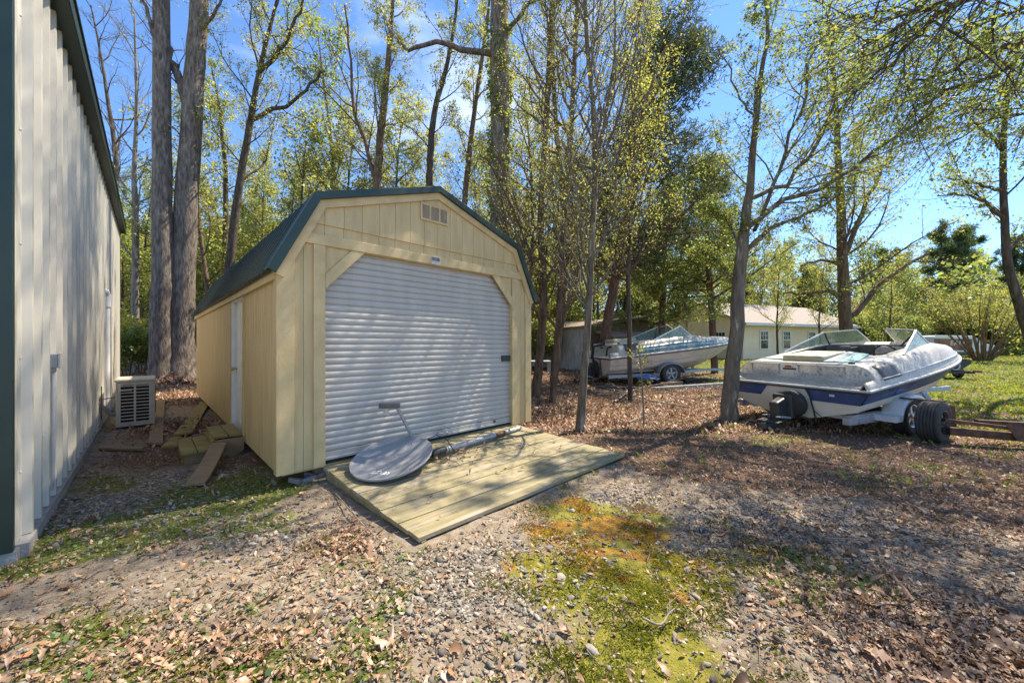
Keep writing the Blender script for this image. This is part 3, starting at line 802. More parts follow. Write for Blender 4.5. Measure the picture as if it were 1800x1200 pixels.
    if cushions:
        mb = MB(); mb.hexa([(.31, .09 * L, zt), (.50, .10 * L, zt), (.42, .25 * L, zt), (.31, .25 * L, zt)], [(.31, .09 * L, zt + .02), (.50, .10 * L, zt + .02), (.42, .25 * L, zt + .09), (.31, .25 * L, zt + .10)]); mb.build('sun_pad', M_vinylgrey, o, bevel=.008)
        mb = MB(); mb.hexa([(.505, .10 * L, zt), (.72, .11 * L, zt), (.60, .25 * L, zt), (.425, .25 * L, zt)], [(.505, .10 * L, zt + .015), (.72, .11 * L, zt + .01), (.60, .25 * L, zt + .06), (.425, .25 * L, zt + .085)]); mb.build('sun_pad', M_vinylteal, o, bevel=.008)
        mb = MB(); mb.hexa([(-.80, .13 * L, zt), (-.37, .11 * L, zt), (-.37, .25 * L, zt), (-.78, .25 * L, zt)], [(-.80, .13 * L, zt + .02), (-.37, .11 * L, zt + .03), (-.37, .25 * L, zt + .03), (-.78, .25 * L, zt + .02)]); mb.build('sun_pad', pmat('pale_blue_vinyl', (.50, .60, .60), (.42, .5, .5), rough=.5), o, bevel=.008)
    for sx in (-.36, .36):
        mb = MB(); mb.box((sx - .22, .34 * L, .25), (sx + .22, .43 * L, .56)); mb.box((sx - .22, .425 * L, .5), (sx + .22, .45 * L, .86)); mb.box((sx - .22, .31 * L, .5), (sx + .22, .335 * L, .86)); mb.build('seat', M_darkblue if sx < 0 else M_gel, o, bevel=.03)
    for sx in (-.40, .40):
        mb = MB(); mb.box((sx - .2, .50 * L, .22), (sx + .2, .56 * L, zt + .02)); mb.hexa([(sx - .2, .475 * L, zt - .2), (sx + .2, .475 * L, zt - .2), (sx + .2, .5 * L, zt - .2), (sx - .2, .5 * L, zt - .2)], [(sx - .2, .49 * L, zt + .06), (sx + .2, .49 * L, zt + .06), (sx + .2, .5 * L, zt + .06), (sx - .2, .5 * L, zt + .06)]); mb.build('console', M_gel if sx > 0 else M_darkgrey, o, bevel=.01)
    mb = MB(); mb.tube([(.40 + .17 * math.cos(a * PI / 10), .465 * L - .05 * math.sin(a * PI / 10), zt - .06 + .16 * math.sin(a * PI / 10)) for a in range(21)], .014, 8); mb.bar((.24, .465 * L, zt - .06), (.56, .465 * L, zt - .06), .03, .012); mb.bar((.40, .465 * L, zt - .06), (.40, .5 * L, zt - .1), .04, .04); mb.build('steering_wheel', M_black, o)
    # windshield
    for sg in (-1, 1):
        def dp(s, t, dzz=0): return Vector((sg * hb(s) * t, s * L, dz(s, t) + dzz))
        aft = dp(.31, .80, .015); cb = dp(.595, .70, .015); ct = Vector((sg * hb(.53) * .64, .525 * L, dz(.5, .6) + .27)); ib = Vector((sg * .20, .65 * L, dz(.64, .2) + .01)); it = Vector((sg * .22, .56 * L, dz(.5, .6) + .30))
        mb = MB()
        for a, c, w in ((aft, cb, .016), (aft, ct, .024), (cb, ct, .020), (cb, ib, .016), (ct, it, .024), (ib, it, .018)): mb.bar(a, c, w, w)
        mid_t = ct.lerp(it, .45); mid_b = cb.lerp(ib, .45); 
        wf = mb.build('windshield_frame', M_alum, o)
        mb = MB()
        th = Vector((0, .004, 0))
        mb.prism([aft, cb, ct], th); mb.prism([cb, ib, it, ct], th); mb.build('pane', M_glassg, wf)
        mb = MB(); p = dp(.44, .76, .02); mb.bar(Vector((sg * hb(.53) * .63, .527 * L, dz(.5, .6) + .25)), Vector((sg * .50, .49 * L, zt - .02)), .022, .022); mb.build('brace', M_darkmetal, wf)
    # vent panels, grab rails, vents
    for sg in (1, -1):
        mb = MB()
        pts = [(.075, .935), (.145, .935), (.150, .885), (.10, .87), (.08, .90)]
        rowsv = [[(sg * (hb(s) * t + .006), s * L, dz(s, t) + .004) for t in (.968, .94, .90, .84)] for s in (.10, .12, .14, .16, .185, .20)]
        mb.grid(rowsv, True); vp = mb.build('side_vent', M_darkgrey, o)
        mdv = vp.modifiers.new('thickness', 'SOLIDIFY'); mdv.thickness = .012; mdv.offset = 0
    for x0, x1 in ((-.82, -.28), (.0, .70)):
        y0 = .0601 * L - .012; z0 = dz(.065, 0) - .03
        mb = MB(); mb.tube([(x0, y0 + .01, z0), (x0 + .04, y0 - .03, z0), (x1 - .04, y0 - .03, z0), (x1, y0 + .01, z0)], .012, 8); mb.build('grab_rail', M_lowerrail, o)
    mb = MB(); mb.box((-.23, .057 * L - .006, dz(.065, 0) - .125), (-.02, .057 * L + .012, dz(.065, 0) - .10)); mb.build('emblem', M_dark, o)
    mb = MB(); mb.box((-.19, .057 * L - .006, dz(.065, 0) - .085), (-.09, .057 * L + .012, dz(.065, 0) - .055)); mb.build('emblem', M_redlens, o)
    mb = MB(); mb.lathe([(0, .03), (.03, .028), (.045, .01), (.046, 0)], 14, Matrix.Translation((.72, .085 * L, dz(.085, .74))) @ Matrix.Rotation(-PI / 2, 4, 'Y')); mb.build('filler_cap', M_dark, o)
    # outdrive
    od = MB()
    od.box((-.16, -.20, .05), (.16, .002, .46))
    od.prism([(-.075, -.18, .42), (-.075, -.44, .36), (-.075, -.42, .02), (-.075, -.18, .0)], (.15, 0, 0))
    drv = od.build('outdrive', M_darkmetal, o, bevel=.03)
    q = MB(); q.prism([(-.03, -.42, .08), (-.03, -.66, .02), (-.03, -.62, -.22), (-.03, -.50, -.27), (-.03, -.36, -.06)], (.06, 0, 0)); q.lathe([(0, -.30), (.05, -.27), (.06, -.15), (.055, 0), (0, .1)], 12, Matrix.Translation((0, -.48, -.10)) @ Matrix.Rotation(PI / 2, 4, 'Z')); q.build('lower_unit', M_darkmetal, drv, bevel=.012)
    q = MB(); q.box((-.17, -.62, .055), (.17, -.36, .075)); q.build('cavitation_plate', M_darkmetal, drv, bevel=.006)
    for a in range(3):
        q = MB(); Mx = Matrix.Translation((0, -.76, -.10)) @ Matrix.Rotation(a * 2.094, 4, 'Y')
        q.grid([[(w * .07 * math.sin(min(1, h * 1.6) * PI * .62 + .4), .03 * w, .04 + .13 * h) for w in (-1, 0, 1)] for h in (0, .3, .6, .85, 1)], True, Mx)
        pb = q.build('propeller_blade', M_darkmetal, drv); mm = pb.modifiers.new('thickness', 'SOLIDIFY'); mm.thickness = .008
    for x in (-.11, .11):
        q = MB(); q.tube([(x, -.15, .06), (x, -.40, .12)], .022, 8); q.tube([(x, -.38, .115), (x, -.55, .15)], .012, 8); q.build('trim_ram', M_grey_plastic, drv)
    q = MB(); q.lathe([(.20, -.03), (.23, -.02), (.23, .03), (.20, .06), (.12, .08), (0, .085)], 20, Matrix.Translation((.10, -.10, .30)) @ Matrix.Rotation(PI / 2 + PI, 4, 'Z')); q.build('bellows', M_black, drv)
    q = MB(); q.tube([(.30, -.005, .55), (.34, -.02, .40), (.38, -.03, .22), (.42, -.05, .05)], .012, 6); q.tube([(.38, -.03, .22), (.50, -.06, .14), (.62, -.05, .03)], .006, 5); q.build('hose', M_black, drv)
    return o, dict(L=L, hb=hb, zr=zr, dz=dz, sect=sect)

def wheel(parent, M, r, w, rim=.6, name='wheel', tyre_m=None):
    """wheel with axle along local X of M; outer side towards +x"""
    prof = [(r * rim, -w / 2 + .01), (r * .82, -w / 2 - .004), (r * .94, -w / 2 + .006)]
    nt = 6
    for i in range(nt):
        x0 = -w / 2 + .02 + (w - .04) * i / nt; x1 = x0 + (w - .04) / nt
        prof += [(r, x0 + .003), (r, x1 - .003), (r - .006, x1 - .002), (r - .006, x1 + .002)]
    prof = prof[:-2] + [(r * .94, w / 2 - .006), (r * .82, w / 2 + .004), (r * rim, w / 2 - .01)]
    t = MB(); t.lathe(prof, 40, M); ty = t.build('tyre' if name == 'wheel' else name, tyre_m or M_tyre, parent)
    q = MB(); q.lathe([(r * rim, -w / 2 + .008), (r * rim * .95, -w / 2 + .03), (r * rim * .9, 0), (r * rim * .95, w / 2 - .03), (r * rim * 1.01, w / 2 - .006), (r * rim * .93, w / 2 - .012), (r * rim * .88, w / 2 - .05)], 32, M)
    for k in range(5):
        Mk = M @ Matrix.Rotation(k * 2 * PI / 5, 4, 'X')
        q.hexa([(w / 2 - .06, -.035, .0), (w / 2 - .06, .035, .0), (w / 2 - .07, .028, r * rim * .92), (w / 2 - .07, -.028, r * rim * .92)], [(w / 2 - .03, -.03, .0), (w / 2 - .03, .03, .0), (w / 2 - .04, .022, r * rim * .92), (w / 2 - .04, -.022, r * rim * .92)], Mk)
    q.lathe([(0, w / 2 - .015), (.04, w / 2 - .02), (.05, w / 2 - .06), (.05, -.02), (r * rim * .93, -.03)], 20, M)
    return ty, q

def trailer(name, label, loc, head, L, half, wy, wr, frame_m, fend_m, wheel_m, tongue=1.4, lens=True):
    o = thing(name, label, 'boat trailer', loc, (0, 0, head - PI / 2))
    mb = MB()
    for sg in (-1, 1):
        mb.bar((sg * (half - .14), -.05, .30), (sg * (half - .14), L * .55, .36), .07, .11); mb.bar((sg * (half - .14), L * .55, .36), (sg * .06, L * .98, .42), .07, .11)
    mb.bar((0, L * .95, .42), (0, L + tongue, .40), .08, .10)
    for y in (.0, L * .3, L * .52): mb.bar((-half + .14, y + .05, .31 + .02 * y / 2), (half - .14, y + .05, .31 + .02 * y / 2), .06, .07)
    mb.build('frame', frame_m, o, bevel=.006)
    mb = MB(); mb.bar((-half + .1, wy, wr), (half - .1, wy, wr), .06, .06); mb.build('axle', M_darkmetal, o)
    for sg in (-1, 1):
        M = Matrix.Translation((sg * (half + .03), wy, wr)) @ (Matrix.Identity(4) if sg > 0 else Matrix.Rotation(PI, 4, 'Z'))
        ty, q = wheel(o, M, wr, .19); q.build('rim', wheel_m, ty)
        # fender
        f = MB(); rows = []
        Rf = wr + .09
        for i in range(15):
            a = PI * (.02 + .96 * i / 14)
            y = wy - Rf * 1.12 * math.cos(a); z = wr * .92 + Rf * .95 * math.sin(a) ** .8
            rows.append([(sg * (half - .11), y, z - .035), (sg * (half - .10), y, z), (sg * (half + .13), y, z), (sg * (half + .155), y, z - .02), (sg * (half + .155), y, z - .075)])
        f.grid(rows, True); 
        f.box((sg * (half + .02) - .13, wy - Rf * 1.12 - .2, wr * .84), (sg * (half + .02) + .13, wy - Rf * 1.1, wr * .84 + .09))
        fo = f.build('fender', fend_m, o); md = fo.modifiers.new('thickness', 'SOLIDIFY'); md.thickness = .008
        if lens and sg < 0:
            mb = MB(); mb.box((sg * half - .09, -.19, .30), (sg * half + .09, -.10, .41)); mb.bar((sg * half, -.1, .34), (sg * (half - .12), .02, .32), .04, .04); tl = mb.build('tail_lamp_housing', M_darkmetal, o, bevel=.006)
            mb = MB(); mb.box((sg * half - .08, -.197, .31), (sg * half + .08, -.188, .40)); mb.build('lens', M_redlens, tl)
        mb = MB(); mb.bar((sg * (half - .3), .0, .42), (sg * (half - .3), L * .55, .52), .10, .05); mb.build('bunk', M_greywood, o)
    return o

# ---- white and blue boat on its trailer
H1a = R(23)
T1 = Vector((4.84, 6.43, .150))
ob1, bi = boat('speedboat', 'weathered white speedboat with a broad blue stripe and open cockpit', tuple(T1), H1a, R(6.0), 4.85, 1.15, M_gel, M_gelclean, M_blue)
rows = []
def stripe_M(sfrac, tt, Bi):
    b, r, k, zc, bc, zs, bs = Bi['sect'](sfrac)
    b2, r2, k2, zc2, bc2, zs2, bs2 = Bi['sect'](sfrac + .03)
    p = Vector((bs + (b - bs) * tt + .022, sfrac * Bi['L'], zs + (r - zs) * tt)); p2 = Vector((bs2 + (b2 - bs2) * tt + .022, (sfrac + .03) * Bi['L'], zs2 + (r2 - zs2) * tt))
    return frame_matrix(p, p2 - p, Vector((b - bs, 0, r - zs)))
text_part('stripe_lettering', 'Celebrity', .125, pmat('faded_lettering', (.20, .26, .34), (.09, .15, .26), scale=14), ob1, stripe_M(.135, .52, bi), .001, (1.15, 1), .35)
text_part('stripe_lettering', '190', .12, pmat('faded_red_lettering', (.25, .19, .24), (.12, .14, .22), scale=14), ob1, stripe_M(.25, .52, bi), .001, (1.15, 1), .35)
# decal on the transom
mb = MB(); mb.box((.60, -.008, .47), (.67, -.002, .505)); mb.build('registration_sticker', M_lowerrail, ob1)
tr1 = trailer('boat_trailer', 'silver boat trailer with rounded white fenders carrying the white and blue boat', (T1.x, T1.y, 0), H1a, 4.6, 1.0, 1.20, .30, M_galv, pmat('white_fender', (.62, .63, .64), (.52, .53, .54), rough=.4), M_alum)
mb = MB(); mb.box((.80, -.12, .215), (.90, .75, .315)); mb.box((.88, .10, .24), (.925, .30, .285)); mb.build('side_rail', M_galv, tr1, bevel=.006)
mb = MB(); mb.tube([(.22 + .13 * math.cos(a * PI / 8), -.05 + .03 * math.sin(a), .12 + .10 * math.sin(a * PI / 8)) for a in range(17)], .02, 8); mb.build('cable_coil', M_black, tr1)

# ---- teal and cream boat further back
H2a = R(14)
T2 = AT(1050, 13.7); T2.z = .14
ob2, bi2 = boat('speedboat', 'teal and cream speedboat with a raised windshield in the leaf litter', tuple(T2), H2a, R(4.2), 5.1, 1.05, M_gel, M_pinkhull, M_pinkhull, notch=False, cushions=False)
ob2.scale = (1.10, 1.17, 1.36)
for sg in (-1, 1):
    mb = MB(); mb.grid([[(sg * (bi2['hb'](s) * t + .006), s * 5.1, bi2['dz'](s, t) + .006) for t in (.985, .97, .955, .94, .92)] for s in np.linspace(.16, .93, 40)], True); tb = mb.build('side_band', M_teal, ob2); md = tb.modifiers.new('thickness', 'SOLIDIFY'); md.thickness = .006; md.offset = 0
text_part('hull_lettering', 'Celebrity 190', .10, pmat('worn_lettering', (.30, .2, .17), (.45, .38, .34), scale=30), ob2, stripe_M(.2, .2, bi2), .001, (1.2, 1), .35)
mb = MB()
for i, (x, y, z) in enumerate([(.2, -.1, .9), (-.3, .1, 1.0), (.5, .2, .85)]):
    mb.tube([(x, y, .3), (x + .1, y - .15, .6), (x - .05, y, z), (x + .1, y + .3, z + .05)], .03, 7)
mb.build('black_hoses', M_black, ob2)
mb = MB(); mb.bar((-.3, 2.35, 1.40), (.5, 2.25, 1.44), .06, .05); mb.bar((.1, 2.3, 1.1), (.1, 2.3, 1.42), .05, .05); mb.build('mirror_bar', M_rust, ob2)
tr2 = trailer('boat_trailer', 'grey boat trailer with a dark tyre and arched fender below the teal boat', (T2.x, T2.y, 0), H2a, 4.6, 1.05, 2.3, .38, M_galv, pmat('grey_fender', (.22, .22, .23), rough=.5), M_galv, lens=False)
# blue tarp bunched on the trailer
rng = np.random.default_rng(9)
pt = AT(1146, 12.6)
rows = [[(x * .75 - .45, y * .3, .06 + .16 * math.sin(x * PI) * math.sin(y * PI) + .10 * rng.random()) for y in np.linspace(0, 1, 7)] for x in np.linspace(0, 1, 13)]
mb = MB(); mb.grid(rows, False); o = mb.build('crumpled_tarp', M_tarp); o.location = pt + Vector((0, 0, .12)); tag(o, 'crumpled bright blue tarp beside the wheel of the teal boat trailer', 'tarp')
# timbers lying by the trailer
def beam(a, b, w, h, label, mat, nm='timber_beam', group='timbers on the ground by the teal boat'):
    a = Vector(a); b = Vector(b); c = (a + b) / 2
    mb = MB(); mb.bar(a - c, b - c, w, h); o = mb.build(nm, mat, None, bevel=.006); o.location = c; return tag(o, label, 'timber', group)
def GZ(px, py, z=0): p = G(px, py); p.z += z; return p
beam(GZ(1163, 680, .07), GZ(1197, 677, .07), .16, .14, 'short pale timber block in front of the teal boat trailer wheel', M_oldwood)
beam(GZ(1150, 686, .05), GZ(1278, 677, .05), .12, .10, 'long grey timber running right past the teal boat trailer wheel', M_greywood)
beam(GZ(1200, 672, .08), GZ(1240, 670, .08), .3, .07, 'black flattened sheet lying behind the long grey timber', M_black)
beam(GZ(1048, 684, .05), GZ(1120, 686, .05), .14, .10, 'dark weathered timber under the stern of the teal boat', M_darkmetal)

# ---- rusty chassis with a loose wheel at the right edge
ch = thing('rusty_chassis', 'rusty trailer axle and beam with one worn black tyre on the grass', 'trailer chassis', tuple(G(1646, 777)), (0, 0, R(-14)))
Mw = Matrix.Translation((0, .05, .295)) @ Matrix.Rotation(R(-50), 4, 'Z')
ty, q = wheel(ch, Mw, .295, .25, .60); q.build('rim', M_darkmetal, ty)
mb = MB(); mb.bar((.05, -.05, .34), (.95, -.08, .25), .06, .05); mb.bar((.95, -.08, .25), (3.2, -.15, .14), .07, .07); mb.bar((.12, -.02, .18), (3.2, -.13, .03), .09, .11); mb.bar((.6, .18, .30), (3.2, .30, .22), .07, .06); mb.build('beam', M_rust, ch, bevel=.006)
mb = MB(); mb.hexa([(.78, -.16, .12), (1.0, -.16, .10), (1.15, -.15, .08), (.95, -.15, .06)], [(.70, -.10, .33), (.86, -.10, .33), (1.1, -.1, .2), (1.0, -.1, .2)]); mb.build('bracket', M_rust, ch)
mb = MB(); mb.hexa([(.25, .28, .1), (.45, .28, .1), (.45, .30, .1), (.25, .30, .1)], [(.2, .28, .55), (.42, .28, .5), (.42, .30, .5), (.2, .30, .55)]); mb.build('bracket', M_rust, ch)
mb = MB(); mb.bar((-.22, .30, .60), (.28, .30, .57), .12, .02); mb.build('mudguard_strip', M_rust, ch)

# ---- personal watercraft on a small trailer, seen from behind
wc = thing('personal_watercraft', 'dark grey personal watercraft with a jet nozzle ring behind the boat bow', 'watercraft', tuple(AT(1676, 15.0) + Vector((0, 0, .35))), (0, 0, R(-16)))
mb = MB(); rows = []
for s in np.linspace(0, 1, 14):
    b = .56 * (1 - max(0, (s - .5) / .5) ** 2.2) ** .7 + .01
    rows.append([(-b, s * 2.7, .42), (-b * .96, s * 2.7, .28), (-b * .6, s * 2.7, .10 + .3 * s ** 3), (0, s * 2.7, .0 + .36 * s ** 3), (b * .6, s * 2.7, .10 + .3 * s ** 3), (b * .96, s * 2.7, .28), (b, s * 2.7, .42)])
mb.grid(rows, True); mb.add(rows[0], [tuple(range(7))]); mb.build('hull', M_darkmetal, wc)
mb = MB(); mb.grid([[(x * (.58 * (1 - max(0, (s - .5) / .5) ** 2.2) ** .7 + .012), s * 2.7 - .02, .425 + .05 * (1 - x * x) + (.22 * math.exp(-((s - .62) / .2) ** 2) * (1 - abs(x)))) for x in np.linspace(-1, 1, 9)] for s in np.linspace(0, 1, 14)], True); mb.build('deck', pmat('grey_deck', (.16, .17, .16), (.10, .105, .1), rough=.6), wc)
mb = MB(); mb.box((-.17, .55, .45), (.17, 1.5, .68)); mb.build('seat', M_gel, wc, bevel=.06)
mb = MB(); mb.lathe([(.13, .05), (.17, .03), (.17, -.05), (.125, -.06), (.11, -.01), (.10, .04)], 24, Matrix.Translation((0, -.04, .17)) @ Matrix.Rotation(PI / 2, 4, 'Z'), closed=True); mb.build('nozzle_ring', M_galv, wc)
mb = MB(); mb.lathe([(0, -.02), (.06, -.02), (.085, .05)], 18, Matrix.Translation((0, -.05, .17)) @ Matrix.Rotation(PI / 2, 4, 'Z')); mb.build('jet_nozzle', M_darkgrey, wc)
wt = thing('watercraft_trailer', 'small dark trailer with red side reflector under the grey watercraft', 'trailer', tuple(AT(1676, 15.0)), (0, 0, R(-16)))
mb = MB(); mb.bar((-.45, -.1, .30), (-.45, 2.0, .32), .06, .07); mb.bar((.45, -.1, .30), (.45, 2.0, .32), .06, .07); mb.bar((-.6, -.05, .27), (.62, -.05, .27), .05, .08); mb.bar((0, 1.9, .3), (0, 3.4, .34), .06, .07); mb.build('frame', M_darkmetal, wt)
for sg in (-1, 1):
    M = Matrix.Translation((sg * .62, .7, .24)) @ (Matrix.Identity(4) if sg > 0 else Matrix.Rotation(PI, 4, 'Z')); ty, q = wheel(wt, M, .24, .14); q.build('rim', M_galv, ty)
mb = MB(); mb.box((.55, -.12, .27), (.80, -.06, .36)); mb.build('reflector', M_redlens, wt)

# ---- van far on the lawn
vn = thing('parked_van', 'white van with a dark graphic panel and white lettering behind the fan shaped shrub', 'van', tuple(AT(1640, 31)), (0, 0, R(8)))
M_vw = pmat('white_van_paint', (.70, .71, .73), (.62, .63, .65), rough=.3)
prof = [(0, .35), (0, 1.25), (.12, 1.75), (.3, 1.88), (4.2, 1.86), (5.35, 1.22), (6.7, 1.0), (6.95, .85), (7.0, .45), (6.9, .32)]
mb = MB(); mb.prism([(x, 0, z) for x, z in prof], (0, 1.85, 0)); vb = mb.build('body', M_vw, vn, bevel=.05)
mb = MB(); mb.hexa([(.05, -.012, .62), (4.0, -.012, .62), (4.0, .0, .62), (.05, .0, .62)], [(.1, -.012, 1.62), (4.05, -.012, 1.58), (4.05, .0, 1.58), (.1, .0, 1.62)]); gp = mb.build('graphic_panel', pmat('dark_brown_graphic', (.05, .035, .03), (.30, .13, .06), scale=1.1, contrast=(.42, .6)), vn)
text_part('panel_lettering', 'EAN', .62, M_white, gp, Matrix.Translation((2.45, -.016, 1.22)) @ Matrix.Rotation(PI / 2, 4, 'X'), .002, (1.25, .9), .1)
mb = MB(); mb.prism([(4.25, -.006, 1.24), (4.3, -.006, 1.72), (4.45, -.006, 1.70), (5.2, -.006, 1.26)], (0, .006, 0)); mb.hexa([(4.38, .12, 1.775), (4.38, 1.73, 1.775), (5.3, 1.73, 1.262), (5.3, .12, 1.262)], [(4.385, .12, 1.785), (4.385, 1.73, 1.785), (5.31, 1.73, 1.27), (5.31, .12, 1.27)]); mb.build('window', pmat('sky_tinted_glass', (.12, .2, .3), (.3, .4, .5), scale=2, rough=.08), vn)
mb = MB(); mb.box((6.45, -.02, .62), (7.02, .35, .85)); mb.build('headlight', M_dark, vn, bevel=.03)
mb = MB(); mb.box((5.2, -.015, .3), (7.03, 1.86, .55)); mb.box((0, -.014, .3), (4.4, 0, .5)); mb.build('bumper', M_darkgrey, vn, bevel=.03)
for x in (1.2, 5.5):
    ty, q = wheel(vn, Matrix.Translation((x, .12, .34)) @ Matrix.Rotation(-PI / 2, 4, 'Z'), .34, .22); q.build('rim', M_galv, ty)

# ================================================================== HOUSE AND OLD OUTBUILDING
hc = AT(1306, 28.5)
house = thing('white_house', 'long white sided house with a faded reddish shingle roof', 'house', (hc.x, hc.y, 0), (0, 0, R(22)))
HL, HWd, HE = 15.0, 8.6, 3.05
hb0 = .0
mb = MB()
nb = 18
for i in range(nb):
    z0 = .25 + (HE - .25) * i / nb; z1 = .25 + (HE - .25) * (i + 1) / nb
    mb.hexa([(0, -.03, z0), (HL, -.03, z0), (HL, .1, z0), (0, .1, z0)], [(0, -.004, z1), (HL, -.004, z1), (HL, .1, z1), (0, .1, z1)])
    mb.hexa([(-.03, .0, z0), (.1, .0, z0), (.1, HWd, z0), (-.03, HWd, z0)], [(-.004, .0, z1), (.1, .0, z1), (.1, HWd, z1), (-.004, HWd, z1)])
i = 0
while HE + i * .155 < HE + 1.9:
    z0 = HE + i * .155; z1 = z0 + .155; f0 = (z0 - HE) / 1.95; f1 = min(1, (z1 - HE) / 1.95)
    mb.hexa([(-.03, HWd / 2 * f0, z0), (.1, HWd / 2 * f0, z0), (.1, HWd - HWd / 2 * f0, z0), (-.03, HWd - HWd / 2 * f0, z0)], [(-.004, HWd / 2 * f1, z1), (.1, HWd / 2 * f1, z1), (.1, HWd - HWd / 2 * f1, z1), (-.004, HWd - HWd / 2 * f1, z1)]); i += 1
mb.build('wall', M_siding, house)
mb = MB(); mb.box((.02, .02, 0), (HL, HWd, .26)); mb.build('foundation', M_concrete, house)
mb = MB()
mb.hexa([(-.35, -.5, HE - .12), (HL + .3, -.5, HE - .12), (HL + .3, HWd / 2, HE + 1.98), (-.35, HWd / 2, HE + 1.98)], [(-.35, -.5, HE - .0), (HL + .3, -.5, HE - .0), (HL + .3, HWd / 2, HE + 2.1), (-.35, HWd / 2, HE + 2.1)])
mb.hexa([(-.35, HWd + .5, HE - .12), (HL + .3, HWd + .5, HE - .12), (HL + .3, HWd / 2 + .004, HE + 1.98), (-.35, HWd / 2 + .004, HE + 1.98)], [(-.35, HWd + .5, HE), (HL + .3, HWd + .5, HE), (HL + .3, HWd / 2 + .004, HE + 2.1), (-.35, HWd / 2 + .004, HE + 2.1)])
mb.build('roof', M_shingle, house)
mb = MB(); mb.box((-.36, -.53, HE - .2), (HL + .3, -.505, HE + .02)); mb.build('fascia', M_white, house)
def hwin(M):
    f = MB()
    for a, b in (((-.5, -.06, 0), (-.42, .0, 1.5)), ((.42, -.06, 0), (.5, .0, 1.5)), ((-.42, -.06, 0), (.42, 0, .08)), ((-.42, -.06, 1.42), (.42, 0, 1.5)), ((-.42, -.055, .72), (.42, 0, .78))): f.box(a, b, M)
    for x in (-.14, .14): f.box((x - .015, -.045, .781), (x + .015, -.03, 1.419), M)
    f.box((-.42, -.045, 1.09), (-.156, -.03, 1.115), M); f.box((-.124, -.045, 1.09), (.124, -.03, 1.115), M); f.box((.156, -.045, 1.09), (.42, -.03, 1.115), M)
    fo = f.build('window', M_white, house)
    g = MB(); g.box((-.42, -.036, .08), (.42, -.031, 1.42), M); g.build('pane', M_windowglass, fo)
for x, z in ((2.35, 1.0), (5.1, 1.0), (8.4, 1.0), (12.0, 1.0)): hwin(Matrix.Translation((x, -.03, z)))
hwin(Matrix.Translation((-.03, 1.9, .95)) @ Matrix.Rotation(-PI / 2, 4, 'Z')); hwin(Matrix.Translation((-.03, 6.2, .95)) @ Matrix.Rotation(-PI / 2, 4, 'Z'))

oa = G(1030, 651)
sh2 = thing('old_wooden_outbuilding', 'old grey board outbuilding with a sloping roof and lower lean-to behind the teal boat', 'outbuilding', (oa.x, oa.y, 0), (0, 0, R(10)))
mb = MB(); rng = np.random.default_rng(3)
dirl = Vector((-.62, 1.0, 0)).normalized()
x = 0
while x < 7.5:
    w = .17 + .05 * rng.random(); p0 = dirl * (x + .006); p1 = dirl * (x + w - .006); nn = Vector((-dirl.y, dirl.x, 0)) * .025
    zt = 2.28 - .02 * x; zb = .0 + .12 * rng.random()
    mb.hexa([p0 + Vector((0, 0, zb)), p1 + Vector((0, 0, zb)), p1 + nn + Vector((0, 0, zb)), p0 + nn + Vector((0, 0, zb))], [p0 + Vector((0, 0, zt)), p1 + Vector((0, 0, zt)), p1 + nn + Vector((0, 0, zt)), p0 + nn + Vector((0, 0, zt))]); x += w
mb.build('board_wall', M_greywood, sh2)
mb = MB(); n2 = Vector((dirl.y, -dirl.x, 0))
for z in (.75, 1.45): mb.bar(Vector((0, 0, z)) + n2 * .02, dirl * 7.4 + Vector((0, 0, z)) + n2 * .02, .03, .09)
mb.build('batten', M_greywood, sh2)
mb = MB()
for i in range(16):
    z0 = .0 + i * .18
    zl = 2.3; 
    if z0 + .17 < 2.3: mb.box((.05, .0, z0), (3.5, .03, z0 + .17))
    else:
        xs = (z0 + .17 - 2.3) / .55 * 3.5
        if xs < 3.4: mb.box((max(.05, xs), .0, z0), (3.5, .03, z0 + .17))
mb.build('plank_gable', M_brownboards, sh2)
mb = MB(); mb.hexa([(-.2, -.3, 2.28), (3.75, -.3, 2.86), (3.75 - 4, 6.5, 2.75), (-.4 - 4.4, 6.8, 2.12)], [(-.2, -.3, 2.36), (3.75, -.3, 2.94), (3.75 - 4, 6.5, 2.83), (-.4 - 4.4, 6.8, 2.20)]); mb.build('roof', pmat('leaf_strewn_roof', (.25, .2, .14), (.13, .11, .09), scale=9, rough=.95, spots=(.34, .22, .14), spot_scale=14, spot_pos=(.5, .6)), sh2)
mb = MB(); mb.hexa([(.4, -2.4, 1.72), (4.6, -2.4, 1.75), (4.6, -.05, 2.10), (.4, -.05, 2.05)], [(.4, -2.4, 1.80), (4.6, -2.4, 1.83), (4.6, -.05, 2.18), (.4, -.05, 2.13)]); mb.build('lean_to_roof', pmat('leaf_covered_shingles', (.27, .17, .13), (.14, .1, .08), scale=12, rough=.95, spots=(.36, .25, .17), spot_scale=20, spot_pos=(.5, .6)), sh2)
for x in (.5, 2.4, 4.45):
    mb = MB(); mb.box((x - .05, -2.3, 0), (x + .05, -2.2, 1.72)); mb.build('post', M_greywood, sh2)
mb = MB(); mb.box((.5, -2.28, 1.54), (4.5, -2.22, 1.70)); mb.build('lean_to_beam', M_brownboards, sh2)
